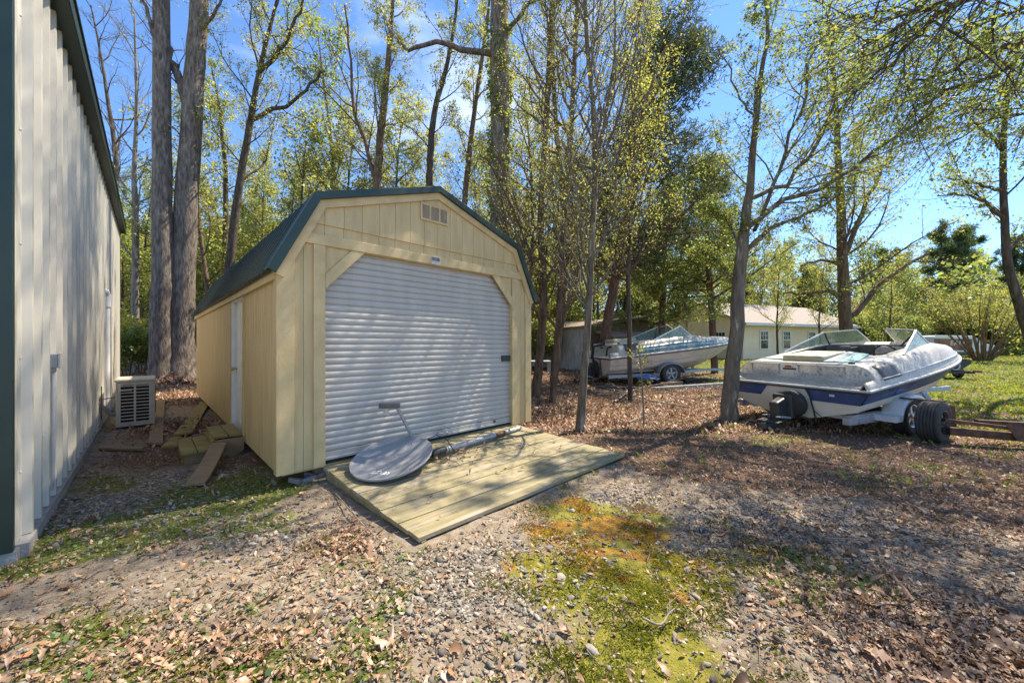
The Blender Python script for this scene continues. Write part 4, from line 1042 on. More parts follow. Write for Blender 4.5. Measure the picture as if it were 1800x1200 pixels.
# low platform and open dark store left of it
pb_ = G(955, 650)
st = thing('open_wood_store', 'dark open store with a low board platform seen past the shed right corner', 'wood store', tuple(AT(950, 24)), (0, 0, R(10)))
mb = MB(); mb.box((-3, .0, 2.0), (.9, 3, 2.1)); mb.build('roof', M_brownboards, st)
for x in (-2.9, .0, .8):
    mb = MB(); mb.box((x, .1, 0), (x + .1, .2, 2.0)); mb.build('post', M_brownboards, st)
mb = MB(); mb.box((-3, 2.9, 0), (.9, 3, 2.0)); mb.build('back_wall', M_brownboards, st)
pf = thing('board_platform', 'low weathered board platform on legs between the trunks right of the shed', 'platform', tuple(AT(950, 17)))
mb = MB()
for i in range(5): mb.box((-.7, i * .2, .56), (.5, i * .2 + .19, .6))
mb.build('top', M_greywood, pf)
for x, y in ((-.6, .05), (.4, .05), (-.6, .85), (.4, .85)):
    mb = MB(); mb.box((x, y, 0), (x + .07, y + .07, .56)); mb.build('leg', M_greywood, pf)

# utility pole
up = thing('utility_pole', 'dark wooden utility pole beyond the lawn', 'pole', tuple(AT(1640, 44)))
mb = MB(); mb.tube([(0, 0, -.1), (0, 0, 9)], [.17, .12], 12); mb.build('post', M_oldwood, up)
# ================================================================== TREES
UPV = np.array([0, 0, 1.0])
def nrmz(v): return v / (np.linalg.norm(v, axis=-1, keepdims=True) + 1e-9)

def catmull(pts, n):
    pts = np.asarray(pts, float)
    if len(pts) == 2:
        t = np.linspace(0, 1, n)[:, None]; return pts[0] * (1 - t) + pts[1] * t
    ext = np.vstack([2 * pts[0] - pts[1], pts, 2 * pts[-1] - pts[-2]])
    m = len(pts) - 1; out = []
    for x in np.linspace(0, m - 1e-6, n):
        i = int(x); f = x - i
        p0, p1, p2, p3 = ext[i], ext[i + 1], ext[i + 2], ext[i + 3]
        out.append(.5 * ((2 * p1) + (-p0 + p2) * f + (2 * p0 - 5 * p1 + 4 * p2 - p3) * f * f + (-p0 + 3 * p1 - 3 * p2 + p3) * f ** 3))
    return np.array(out)

class Tree:
    def __init__(s, seed):
        s.rng = np.random.default_rng(seed)
        s.br = {}            # (npts, nsides) -> list of (pts, rad)
        s.leaf_p = []; s.leaf_d = []
        s.ivy = []
    def add(s, pts, rad, sides):
        s.br.setdefault((len(pts), sides), []).append((pts, rad))
    def trunk(s, pts, rad, P, n=24, sides=12, level=0):
        pts = catmull(pts, n)
        r = np.interp(np.linspace(0, 1, n), np.linspace(0, 1, len(rad)), rad)
        wob = s.rng.normal(0, 1, (n, 3)) * r[:, None] * P.get('wob', .06); wob[0] = 0
        pts = pts + wob
        s.add(pts, r, sides)
        s.sprout(pts, r, level, P)
        return pts, r
    def limb(s, pts, r0, r1, P, level=1, n=14, sides=8):
        pts = catmull(pts, n); r = np.linspace(r0, r1, n)
        pts = pts + s.rng.normal(0, 1, (n, 3)) * .012 * np.linalg.norm(pts[-1] - pts[0]) * np.linspace(0, 1, n)[:, None] ** .5
        s.add(pts, r, sides)
        if P['leaf'][level] > 0: s.leaves(pts, int(P['leaf'][level]), P)
        s.sprout(pts, r, level, P)
    def leaves(s, pts, n, P):
        t = s.rng.random(n) ** .7 * (len(pts) - 1)
        i = np.minimum(t.astype(int), len(pts) - 2); f = (t - i)[:, None]
        p = pts[i] * (1 - f) + pts[i + 1] * f
        d = nrmz(pts[i + 1] - pts[i])
        s.leaf_p.append(p + s.rng.normal(0, P['spread'], (n, 3))); s.leaf_d.append(d)
    def sprout(s, pts, rad, level, P):
        if level >= P['levels']: return
        rng = s.rng
        seg = np.linalg.norm(np.diff(pts, axis=0), axis=1); L = seg.sum()
        k = P['n'][level]; t0 = P['t0'][level]
        k = int(k) if k >= 1 else 0
        az0 = rng.random() * 6.28
        for j in range(k):
            t = t0 + (1 - t0) * (j + rng.random()) / k
            x = t * (len(pts) - 1); i = min(int(x), len(pts) - 2); f = x - i
            p = pts[i] * (1 - f) + pts[i + 1] * f
            r = rad[i] * (1 - f) + rad[i + 1] * f
            tn = nrmz(pts[i + 1] - pts[i])
            a = np.cross(tn, UPV if abs(tn[2]) < .9 else np.array([1.0, 0, 0])); a = nrmz(a); b = np.cross(tn, a)
            az = az0 + 2.4 * j + rng.normal(0, .4)
            ang = R(P['ang'][level] + rng.normal(0, 9))
            d = tn * math.cos(ang) + (a * math.cos(az) + b * math.sin(az)) * math.sin(ang)
            if 'bias' in P: d = d + np.array(P['bias']) * (.5 if level == 0 else .25)
            length = P['len'][level] * (1 - P['taper'] * t) * (.65 + .7 * rng.random())
            if level > 0 and P.get('rel', True): length *= L
            m = P['np'][level]
            q = [p]; cur = nrmz(d); st = length / (m - 1)
            for _ in range(m - 1):
                cur = nrmz(cur + rng.normal(0, P['wig'], 3) + UPV * P['up'][level])
                q.append(q[-1] + cur * st)
            q = np.array(q)
            r0 = min(r * .62, max(P['rmin'], length * P['rk']))
            rr = np.linspace(r0, max(P['rmin'] * .5, r0 * .25), m)
            s.add(q, rr, P['sides'][level])
            nl = P['leaf'][level + 1]
            if nl > 0:
                nn = int(nl * (.5 + rng.random()))
                if nn: s.leaves(q, nn, P)
            s.sprout(q, rr, level + 1, P)
    def wood_arrays(s):
        Vs, Fs = [], []; off = 0
        for (m, n), lst in s.br.items():
            PT = np.array([p for p, r in lst]); RD = np.array([r for p, r in lst]); B = len(lst)
            T = np.empty_like(PT); T[:, 1:-1] = PT[:, 2:] - PT[:, :-2]; T[:, 0] = PT[:, 1] - PT[:, 0]; T[:, -1] = PT[:, -1] - PT[:, -2]
            T = nrmz(T)
            avg = nrmz(PT[:, -1] - PT[:, 0])[:, None, :]
            ref = np.where(np.abs(avg[..., 2:3]) > .8, np.array([1.0, .15, 0]), np.array([0.05, .1, 1.0]))
            A = nrmz(np.cross(T, np.broadcast_to(ref, T.shape))); Bv = np.cross(T, A)
            ang = np.arange(n) * 2 * PI / n
            ring = A[:, :, None, :] * np.cos(ang)[None, None, :, None] + Bv[:, :, None, :] * np.sin(ang)[None, None, :, None]
            V = PT[:, :, None, :] + ring * RD[:, :, None, None]
            Vs.append(V.reshape(-1, 3))
            i = np.arange(m - 1)[:, None]; k = np.arange(n)[None, :]; k2 = (k + 1) % n
            f = np.stack([i * n + k, i * n + k2, (i + 1) * n + k2, (i + 1) * n + k], -1).reshape(-1, 4)
            F4 = (f[None] + (np.arange(B) * m * n)[:, None, None]).reshape(-1, 4) + off
            Fs.append(F4); off += B * m * n
        return np.vstack(Vs), np.vstack(Fs)

def leaf_arrays(rng, p, d, size, droop=.25, aspect=.55, hue=.12):
    n = len(p)
    a = nrmz(d * .6 + rng.normal(0, .7, (n, 3)) - UPV * droop)
    b = nrmz(np.cross(a, nrmz(rng.normal(0, .55, (n, 3)) + UPV)))
    c = np.cross(a, b)
    l = size * (.4 + 1.2 * rng.random((n, 1)) ** 1.6); w = l * aspect * .5
    v = np.stack([p, p + a * l * .5 + b * w + c * l * .06, p + a * l, p + a * l * .5 - b * w + c * l * .06], 1)
    tint = np.empty((n, 4, 3)); br = (.75 + .5 * rng.random(n)); sh = rng.normal(0, hue, n)
    tint[:, :, 0] = (br * (1 + sh))[:, None]; tint[:, :, 1] = br[:, None]; tint[:, :, 2] = (br * (1 - sh))[:, None]
    return v.reshape(-1, 3), np.arange(n * 4).reshape(-1, 4), np.clip(tint, .2, 2).reshape(-1, 3)

def needle_arrays(rng, p, d, size, k=5):
    """tuft of k thin blades per point"""
    p = np.repeat(p, k, 0); d = np.repeat(d, k, 0)
    n = len(p)
    a = nrmz(d * .5 + rng.normal(0, .7, (n, 3)) + UPV * .15)
    b = nrmz(np.cross(a, rng.normal(0, 1, (n, 3))))
    l = size * (.6 + .7 * rng.random((n, 1))); w = l * .13
    v = np.stack([p - b * w * .4, p + b * w * .4, p + a * l + b * w * .7, p + a * l - b * w * .7], 1)
    br = .6 + .7 * rng.random(n)
    t = np.repeat(np.stack([br * (1 + rng.normal(0, .1, n)), br, br], 1)[:, None, :], 4, 1)
    return v.reshape(-1, 3), np.arange(n * 4).reshape(-1, 4), np.clip(t, .2, 2).reshape(-1, 3)

def bark(name, c, c2, spots=None, scale=7, bump=.8, sp=(.55, .7)):
    return pmat(name, c, c2, scale=scale, stretch=(1.6, 1.6, .35), rough=.92, bump=bump, bscale=16, bstretch=(2.2, 2.2, .4), spots=spots, spot_scale=5, spot_pos=sp, bdist=.035, spec=.2)
BK_grey = bark('grey_furrowed_bark', (.25, .205, .165), (.10, .08, .065), (.33, .29, .24), 9, 1.0)
BK_dark = bark('dark_bark', (.125, .096, .068), (.056, .045, .034), (.19, .17, .13), 9)
BK_lichen = bark('lichen_spotted_bark', (.20, .165, .12), (.10, .08, .058), (.40, .38, .27), 9, .7, (.56, .66))
BK_red = bark('reddish_cedar_bark', (.20, .11, .075), (.10, .06, .045), (.15, .11, .08), 8)
BK_brown = bark('brown_bark', (.20, .135, .085), (.09, .062, .042), (.25, .2, .145), 8)
BK_pale = bark('pale_bark', (.27, .24, .19), (.15, .13, .105), (.32, .3, .25), 6, .5)
LF_yel = leaf_mat('yellow_green_spring_leaves', (.15, .16, .03), (.56, .55, .11))
LF_grn = leaf_mat('fresh_green_leaves', (.11, .135, .028), (.42, .47, .09))
LF_mid = leaf_mat('mid_green_leaves', (.09, .11, .028), (.32, .36, .08))
LF_ced = leaf_mat('dark_cedar_sprays', (.055, .07, .026), (.13, .16, .045), .35, .4)
LF_pin = leaf_mat('pine_needles', (.06, .09, .026), (.16, .22, .05), .3, .4)
LF_olv = leaf_mat('olive_cedar_sprays', (.11, .13, .03), (.36, .40, .08), .3, .5)

def finish(T, name, label, cat, base, wood, leafm, leafsize, group=None, kind='leaf', aspect=.55, droop=.25, trunk_name='trunk', hue=.12, k=5):
    base = np.array(base, float)
    o = thing(name, label, cat, tuple(base), group=group)
    V, Fc = T.wood_arrays()
    fast_mesh(trunk_name, V - base, 4, Fc, wood, o, True)
    if T.leaf_p and leafm is not None:
        p = np.vstack(T.leaf_p); d = np.vstack(T.leaf_d)
        if kind == 'leaf': v, f, c = leaf_arrays(T.rng, p, d, leafsize, droop, aspect, hue)
        else: v, f, c = needle_arrays(T.rng, p, d, leafsize, k)
        fast_mesh('crown', v - base, 4, f, leafm, o, False, c)
    return o

def dapple_limbs(seed, cx, cy, d, n, c, wd=4.5):  # unseen leafy limbs above the frame, added to dapple the metal wall and shed
    r = np.random.default_rng(seed); out = []
    for i in range(n):
        a = i * 2.4; y0 = cy - 330 * i / n; l = r.uniform(1.8, 3.4)
        x1, d1 = cx + math.cos(a) * l * F / d, d + math.sin(a) * l
        out.append(([(cx, y0, d), ((cx + x1) / 2, y0 - 30, (d + d1) / 2), (x1, y0 - 75, d1)], wd, 1.5, c))
    return out
def PX(*a): return [np.array(P(*q)) for q in a]
def hw(px, d): return px / 2 / F * d        # pixel width to radius at distance d

# generic branching settings
def cfg(**k):
    d = dict(levels=3, n=[14, 6, 5], t0=[.3, .15, .1], ang=[48, 42, 40], len=[3.0, .45, .45], taper=.55, np=[7, 5, 4], wig=.13, up=[.10, .05, .03],
             rmin=.004, rk=.014, sides=[6, 4, 3], leaf=[0, 0, 3, 9], spread=.07)
    d.update(k); return d

# ---- two big grey trunks at the left, behind the air conditioner
def big_trunk(seed, pts, wid, d, label, limbs, cfg_, leafm=LF_yel, ls=.07, base_flare=True):
    T = Tree(seed)
    q = PX(*[(x, y, d) for x, y in pts])
    wf = 1 / math.sqrt(1 + ((pts[0][0] - CX) / F) ** 2)
    wid = [w * wf for w in wid]
    q[0][2] = float(gz(q[0][0], d)) - .1
    T.trunk(q, [hw(w, d) for w in wid], cfg_, n=40, sides=20)
    for lp, w0, w1, lc in limbs: T.limb(PX(*lp), hw(w0, d), hw(w1, d), lc, 1, n=16)
    return T, q[0]
c_big = cfg(n=[16, 6, 5], t0=[.62, .25, .1], len=[4.2, .5, .42], wob=.035, leaf=[0, 1, 3, 8])
T, b = big_trunk(11, [(284, 672), (284, 600), (286, 480), (285, 300), (284, 100), (282, -150), (276, -500), (272, -900)], [52, 45, 42, 37, 33, 30, 24, 14], 14.4, '',
    [([(283, 100, 14.4), (270, 60, 14.2), (258, 20, 14.0), (240, -30, 13.6)], 9, 4, cfg(n=[0, 7, 5], leaf=[0, 0, 0, 2])),
     ([(284, 215, 14.4), (305, 225, 14.3), (318, 240, 14.3)], 4, 2, cfg(n=[0, 3, 3], leaf=[0, 0, 2, 3]))], c_big)
finish(T, 'oak_tree', 'straight grey trunk, the slimmer one of the two big trunks behind the air conditioner', 'tree', b, BK_grey, LF_yel, .075)
T, b = big_trunk(12, [(317, 668), (317, 630), (318, 570), (324, 420), (332, 280), (343, 120), (351, 0), (362, -250), (380, -600), (396, -900)], [78, 58, 52, 46, 42, 38, 35, 30, 24, 14], 14.9, '',
    [([(330, 190, 14.9), (318, 150, 14.8), (306, 120, 14.7), (296, 90, 14.6), (276, 0, 14.4), (262, -90, 14.2)], 15, 8, cfg(n=[0, 8, 5], leaf=[0, 0, 1, 4])),
     ([(346, 60, 14.9), (372, 30, 14.6), (400, -20, 14.3)], 7, 3, cfg(n=[0, 7, 5], leaf=[0, 0, 3, 8]))], c_big)
finish(T, 'oak_tree', 'thickest grey trunk with flared base and a forked limb, beside the shed far end', 'tree', b, BK_grey, LF_yel, .075)

# ---- ivy clad big trunk behind the shed
T, b = big_trunk(13, [(884, 646), (882, 520), (880, 400), (879, 250), (878, 120), (878, 0), (876, -250), (874, -600), (872, -850)], [44, 40, 37, 34, 33, 32, 28, 20, 12], 13.2, '',
    [([(872, 100, 13.2), (852, 92, 13.0), (820, 92, 12.8), (790, 80, 12.6), (755, 76, 12.5), (715, 88, 12.4), (690, 62, 12.4), (672, 20, 12.4)], 11, 4, cfg(n=[0, 12, 6], t0=[.3, .05, .1], len=[3, .33, .45], leaf=[0, 2, 4, 10])),
     ([(886, 60, 13.2), (920, 20, 13.0), (960, -20, 12.8)], 8, 4, cfg(n=[0, 10, 6], leaf=[0, 2, 4, 10]))], c_big)
o = finish(T, 'oak_tree', 'big straight trunk wrapped in ivy rising behind the shed roof', 'tree', b, BK_grey, LF_yel, .07)
rng = np.random.default_rng(5)
n = 5200
h = rng.random(n) ** .8 * 12.5 + .3; a = rng.random(n) * 6.28
cl = np.sin(h * 3.1 + a * 2) + np.sin(h * 1.3 - a * 3 + 1) + rng.normal(0, .5, n)
keep = cl > -.1; h = h[keep]; a = a[keep]
tx = np.interp(h, [0, 3, 6, 9, 13.2], [-.30 / 1, -.36, -.41, -.43, -.45])
rr = np.interp(h, [0, 5, 13], [.43, .37, .33]) + rng.random(len(h)) * .10
p = np.stack([tx + rr * np.cos(a), 13.2 + rr * np.sin(a), h], 1)
dd = np.stack([np.cos(a), np.sin(a), -.2 + 0 * a], 1)
v, f, c = leaf_arrays(rng, p, dd, .12, .5, .8)
fast_mesh('ivy', v - np.array(b), 4, f, LF_grn, o, False, c)

# ---- slender woodland trees with photographed trunk lines
def slim(name, seed, pts, wid, d, label, wood, leafm, c, ls=.06, group=None, limbs=(), kind='leaf', cat='tree', sides=10, n=30, droop=.25, k=5, aspect=.55, hue=.12):
    T = Tree(seed)
    q = PX(*[(x, y, d + (0 if len(e) == 0 else e[0])) for x, y, *e in pts])
    wf = 1 / math.sqrt(1 + ((pts[0][0] - CX) / F) ** 2)      # a wide lens stretches round things towards the frame edge
    wid = [w * wf for w in wid]
    q[0][2] = float(gz(q[0][0], q[0][1])) - .06
    T.trunk(q, [hw(w, d) for w in wid], c, n=n, sides=sides)
    for lp, w0, w1, lc in limbs: T.limb(PX(*[(x, y, dd) for x, y, dd in lp]), hw(w0, d), hw(w1, d), lc, 1)
    return finish(T, name, label, cat, q[0], wood, leafm, ls, group, kind, aspect, droop, hue=hue, k=k)

cw = cfg(n=[22, 8, 6], t0=[.28, .12, .1], len=[3.4, .45, .42], ang=[50, 42, 40], leaf=[0, 2, 6, 12], up=[.12, .05, .02])
slim('young_hardwood', 21, [(398, 640), (403, 480), (420, 330), (440, 215), (455, 130), (472, 60), (492, -20), (512, -110)], [22, 18, 15, 13, 10, 8, 5, 3], 16, 'slender tree leaning right with yellow-green leaves, just right of the thickest grey trunk', BK_dark, LF_yel, cw, .075,
     limbs=[([(440, 212, 16), (475, 195, 15.8), (510, 185, 15.6), (545, 150, 15.4), (570, 120, 15.3)], 8, 3, cfg(n=[0, 13, 7], leaf=[0, 2, 7, 13])), ([(452, 130, 16), (490, 90, 15.8), (520, 40, 15.6), (545, -20, 15.5)], 8, 3, cfg(n=[0, 13, 7], leaf=[0, 2, 7, 13]))])
slim('young_hardwood', 22, [(396, 630), (396, 470), (397, 360), (394, 270), (386, 190), (372, 120)], [14, 12, 10, 8, 6, 3], 21, 'thin dark stem standing close behind the leaning slender tree at the left', BK_dark, LF_grn, cfg(n=[14, 6, 5], len=[2.6, .45, .42], t0=[.35, .15, .1], leaf=[0, 1, 3, 9]), .09)
slim('young_hardwood', 23, [(652, 600), (658, 400), (663, 325), (668, 250), (677, 160), (684, 90), (690, 10), (697, -90)], [20, 17, 15, 14, 12, 10, 7, 3], 17, 'straight slender tree above the left part of the shed roof', BK_brown, LF_yel, cw, .08,
     limbs=[([(662, 320, 17), (645, 260, 17), (625, 190, 17), (615, 110, 17), (610, 20, 17)], 8, 3, cfg(n=[0, 13, 7], leaf=[0, 2, 7, 13]))])
slim('young_hardwood', 24, [(752, 600), (753, 400), (755, 325), (757, 260), (764, 195), (782, 130), (796, 60), (808, -30)], [16, 14, 13, 12, 10, 8, 6, 3], 18, 'dark slender tree rising behind the peak of the shed roof', BK_dark, LF_yel, cfg(n=[14, 6, 5], t0=[.4, .15, .1], len=[3.0, .45, .42], leaf=[0, 2, 6, 12]), .08)
slim('young_hardwood', 25, [(800, 600), (808, 440), (818, 345), (826, 260), (836, 180), (848, 100), (858, 20), (866, -70)], [14, 12, 11, 10, 8, 7, 5, 3], 19, 'slender tree between the shed peak and the ivy clad trunk', BK_brown, LF_yel, cw, .085)
slim('bare_tree', 26, [(240, 660), (238, 560), (238, 400), (236, 300), (240, 190), (238, 90), (236, 20)], [19, 16, 14, 10, 7, 5, 3], 18, 'pale thin tree with nearly bare upper branches beside the metal building far corner', BK_pale, LF_yel, cfg(n=[22, 7, 5], t0=[.25, .15, .1], len=[3.2, .5, .45], leaf=[0, 0, 0, 1], ang=[42, 40, 40]), .07)
slim('bare_tree', 27, [(205, 600), (196, 420), (205, 300), (190, 180), (176, 90), (160, 10)], [16, 14, 11, 8, 5, 3], 20, 'leafless branching tree showing just past the metal building eave', BK_dark, LF_yel, cfg(n=[20, 7, 6], t0=[.3, .15, .1], len=[4.2, .5, .45], leaf=[0, 0, 0, .6], ang=[50, 45, 40]), .07)

cH = cfg(n=[0, 14, 7], t0=[.2, .15, .1], len=[1, .42, .42], leaf=[0, 5, 12, 18], spread=.10)  # dense leaf settings for the added shadow-casting limbs out of view
# ---- trunks right of the shed, some tops lengthened out of view to cast dapple
slim('young_hardwood', 31, [(939, 697), (948, 640), (954, 560), (955, 480), (950, 400), (955, 300), (962, 180), (968, 60), (975, -60), (985, -260), (1000, -480)], [19, 15, 14, 13, 12, 11, 10, 9, 8, 6, 3], 10.2, 'dark trunk with a kinked foot touching the shed right corner in view', BK_brown, LF_yel,
     cfg(n=[40, 9, 6], t0=[.18, .1, .1], len=[3.2, .45, .42], leaf=[0, 1, 4, 8], spread=.07, taper=.3), .048, limbs=dapple_limbs(1, 976, -80, 10.2, 9, cH))
slim('young_hardwood', 32, [(971, 707), (974, 660), (980, 600), (984, 520), (988, 440), (996, 330), (1004, 220), (1010, 110), (1014, 10), (1020, -200), (1024, -420)], [13, 11, 11, 10, 10, 9, 9, 8, 7, 5, 3], 9.2, 'slim brown trunk, second from the shed right corner', BK_brown, LF_yel,
     cfg(n=[38, 8, 6], t0=[.18, .1, .1], len=[2.8, .45, .42], ang=[46, 38, 40], taper=.3, leaf=[0, 1, 4, 7], spread=.06, up=[.2, .08, .03]), .042, limbs=dapple_limbs(2, 1016, -60, 9.2, 9, cH))
slim('young_hardwood', 33, [(973, 672), (980, 600), (988, 520), (996, 430), (990, 340), (980, 250), (972, 100), (975, -120)], [15, 13, 12, 11, 10, 9, 7, 3], 13.5, 'dark leaning trunk standing behind the slim brown trunk right of the shed', BK_dark, LF_mid,
     cfg(n=[16, 6, 6], t0=[.35, .1, .1], len=[2.4, .45, .42], leaf=[0, 1, 4, 9]), .07)
c_sap = cfg(n=[44, 10, 6], t0=[.26, .08, .1], len=[2.5, .42, .42], ang=[42, 34, 40], up=[.18, .10, .04], leaf=[0, 1, 3, 6], spread=.035, wob=.10, rk=.009, rmin=.0028, taper=.35)
slim('lichen_spotted_sapling', 34, [(1019, 757), (1023, 710), (1028, 640), (1034, 560), (1038, 470), (1043, 390), (1046, 290), (1042, 190), (1034, 100), (1028, 0), (1026, -160), (1030, -420)], [18, 15, 13, 12, 11, 10, 9, 8, 8, 7, 6, 3], 6.2, 'lichen spotted sapling with many upright leafy twigs standing right of the ramp', BK_lichen, LF_yel, c_sap, .033,
     limbs=dapple_limbs(3, 1027, -130, 6.2, 9, cH, 4) + [([(1038, 460, 6.2), (1056, 430, 6.25), (1080, 370, 6.3), (1092, 280, 6.35), (1100, 190, 6.4), (1120, 90, 6.4), (1140, 10, 6.4)], 5, 1.5, cfg(n=[0, 16, 6], t0=[.2, .15, .1], len=[1, .34, .42], ang=[30, 30, 40], leaf=[0, 2, 4, 7], spread=.04, up=[.2, .15, .05], rk=.009, rmin=.0028)),
            ([(1044, 360, 6.2), (1066, 310, 6.1), (1110, 220, 6.1), (1150, 140, 6.1), (1190, 60, 6.1), (1215, 10, 6.1)], 5, 1.5, cfg(n=[0, 16, 6], t0=[.2, .15, .1], len=[1, .34, .42], ang=[30, 30, 40], leaf=[0, 2, 4, 7], spread=.04, up=[.2, .15, .05], rk=.009, rmin=.0028)),
            ([(1034, 540, 6.2), (1010, 500, 6.2), (985, 440, 6.3), (960, 350, 6.4), (950, 260, 6.5)], 4, 1.5, cfg(n=[0, 14, 6], t0=[.2, .15, .1], len=[1, .34, .42], ang=[32, 30, 40], leaf=[0, 2, 4, 7], spread=.04, up=[.2, .12, .05], rk=.009, rmin=.0028))])
slim('young_hardwood', 35, [(1108, 640), (1106, 560), (1104, 480), (1108, 400), (1112, 300), (1118, 200), (1120, 100), (1126, 20)], [9, 8, 8, 7, 6, 5, 4, 2], 9.5, 'thin upright tree with a haze of tiny leaves in front of the dark cedar', BK_dark, LF_yel,
     cfg(n=[38, 9, 6], t0=[.25, .08, .1], len=[2.6, .42, .42], ang=[42, 36, 40], up=[.18, .1, .05], leaf=[0, 1, 4, 7], spread=.06), .05)
# sapling standing in the leaf litter
slim('leafy_sapling', 36, [(1132, 752), (1131, 720), (1129, 680), (1126, 640), (1122, 612)], [4, 3.4, 3, 2.4, 1.6], 6.5, 'tiny sapling in the dead leaves before the teal and cream boat', BK_pale, LF_yel,
     cfg(n=[9, 4, 3], t0=[.35, .2, .1], len=[.42, .4, .4], ang=[50, 45, 40], up=[.06, .03, .02], leaf=[0, 1, 2, 4], spread=.02, rmin=.002), .04, n=12, sides=6, cat='sapling')
# cedars
def cedar(name, seed, pts, wid, d, label, wood, leafm, nb, ln, size, t0, ang=72, up=.05, leafn=24, k=4, spread=.09, bias=None, t_extra={}):
    c = cfg(levels=2, n=[nb, 9, 0], t0=[t0, .15, .1], len=[ln, .36, .4], ang=[ang, 45, 40], taper=.78, np=[7, 5, 4], up=[up, .01, 0], leaf=[0, leafn, leafn, 0], sides=[5, 3, 3], spread=spread, wig=.1, **t_extra)
    if bias: c['bias'] = bias
    return slim(name, seed, pts, wid, d, label, wood, leafm, c, size, kind='needle', k=k)
cedar('red_cedar', 41, [(1058, 622), (1066, 575), (1078, 510), (1088, 440), (1110, 350), (1140, 250), (1168, 150), (1190, 68)], [20, 18, 16, 15, 13, 10, 7, 3], 14.5, 'tall dark cedar with a reddish trunk leaning right behind the teal boat', BK_red, LF_ced, 78, 5.4, .16, .30, leafn=15, spread=.24)
cedar('red_cedar', 42, [(1256, 612), (1252, 560), (1247, 500), (1244, 430), (1240, 350), (1235, 290)], [14, 13, 12, 10, 7, 3], 17.5, 'olive green cedar with drooping sprays in front of the white house gable', BK_red, LF_olv, 46, 4.2, .17, .25, 80, -.02, leafn=16, spread=.22)
cedar('red_cedar', 43, [(1162, 620), (1164, 560), (1166, 480), (1168, 400), (1170, 330)], [13, 12, 10, 7, 3], 20, 'bushy cedar standing between the old wooden outbuilding and the white house', BK_red, LF_olv, 42, 4.2, .18, .2, 80, -.01, leafn=15, spread=.24)

# ---- main right hand tree by the white and blue boat
cK = cfg(n=[13, 7, 6], t0=[.5, .12, .1], len=[1.8, .42, .42], ang=[40, 38, 40], leaf=[0, 3, 8, 14], spread=.05, rk=.010, rmin=.003, wob=.07)
cL = cfg(n=[0, 22, 8], t0=[.2, .14, .1], len=[1, .36, .42], ang=[40, 36, 40], leaf=[0, 5, 9, 15], spread=.05, rk=.010, rmin=.003, up=[.1, .06, .02])
slim('maple_tree', 51, [(1281, 741), (1284, 700), (1290, 630), (1297, 540), (1303, 450), (1311, 385), (1320, 310), (1328, 220), (1338, 130), (1350, 60), (1346, 0), (1342, -90)], [38, 31, 28, 26, 23, 19, 14, 11, 9, 7, 6, 3], 7.0,
     'grey trunk with rising side limbs standing at the stern of the white and blue boat', BK_lichen, LF_grn, cK, .045,
     limbs=[([(1304, 446, 7.0), (1325, 428, 6.95), (1360, 400, 6.9), (1400, 384, 6.8), (1440, 366, 6.7), (1475, 340, 6.6)], 9, 3, cL),
            ([(1309, 405, 7.0), (1335, 385, 6.9), (1370, 355, 6.8), (1420, 335, 6.7), (1480, 305, 6.6), (1550, 260, 6.5), (1640, 200, 6.3), (1730, 135, 6.2)], 10, 3.5, cL),
            ([(1318, 350, 7.0), (1360, 330, 7.0), (1405, 290, 7.0), (1450, 225, 7.0), (1490, 160, 7.0), (1540, 90, 7.0), (1600, 10, 7.0)], 8, 3, cL),
            ([(1326, 405, 7.0), (1355, 340, 7.1), (1385, 260, 7.2), (1415, 170, 7.3), (1440, 80, 7.4), (1465, -20, 7.4)], 7, 2.5, cL),
            ([(1298, 520, 7.0), (1280, 480, 7.1), (1250, 452, 7.2), (1228, 440, 7.3)], 6, 2, cL),
            ([(1302, 440, 7.0), (1288, 405, 7.0), (1270, 380, 7.1), (1240, 362, 7.2)], 5, 2, cL),
            ([(1330, 210, 7.0), (1300, 170, 7.1), (1270, 100, 7.2), (1235, 60, 7.3)], 4, 1.5, cfg(n=[0, 9, 5], leaf=[0, 1, 2, 3], len=[1, .3, .4], spread=.04, rk=.01, rmin=.003))])
# tree behind the boat
cB = cfg(n=[24, 9, 6], t0=[.26, .12, .1], len=[4.4, .44, .42], ang=[60, 42, 40], leaf=[0, 3, 9, 14], spread=.10)
slim('maple_tree', 52, [(1488, 625), (1487, 590), (1485, 540), (1481, 470), (1479, 400), (1476, 330), (1472, 250), (1468, 160), (1462, 80)], [30, 26, 24, 21, 18, 15, 12, 8, 4], 16.5, 'brown forked tree behind the windshield of the white and blue boat', BK_brown, LF_yel, cB, .08,
     limbs=[([(1488, 560, 16.5), (1508, 545, 16.4), (1528, 520, 16.3), (1560, 490, 16.2), (1600, 462, 16.1), (1640, 440, 16.0)], 11, 4, cfg(n=[0, 10, 6], leaf=[0, 2, 4, 9])),
            ([(1483, 520, 16.5), (1455, 512, 16.4), (1420, 515, 16.2), (1380, 516, 16.0)], 8, 3, cfg(n=[0, 9, 6], leaf=[0, 2, 4, 9])),
            ([(1484, 450, 16.5), (1505, 400, 16.5), (1525, 350, 16.5), (1550, 300, 16.5), (1575, 250, 16.5)], 9, 3, cfg(n=[0, 9, 6], leaf=[0, 2, 4, 9])),
            ([(1480, 465, 16.5), (1445, 458, 16.3), (1410, 465, 16.2)], 6, 3, cfg(n=[0, 8, 5], leaf=[0, 2, 4, 9]))])
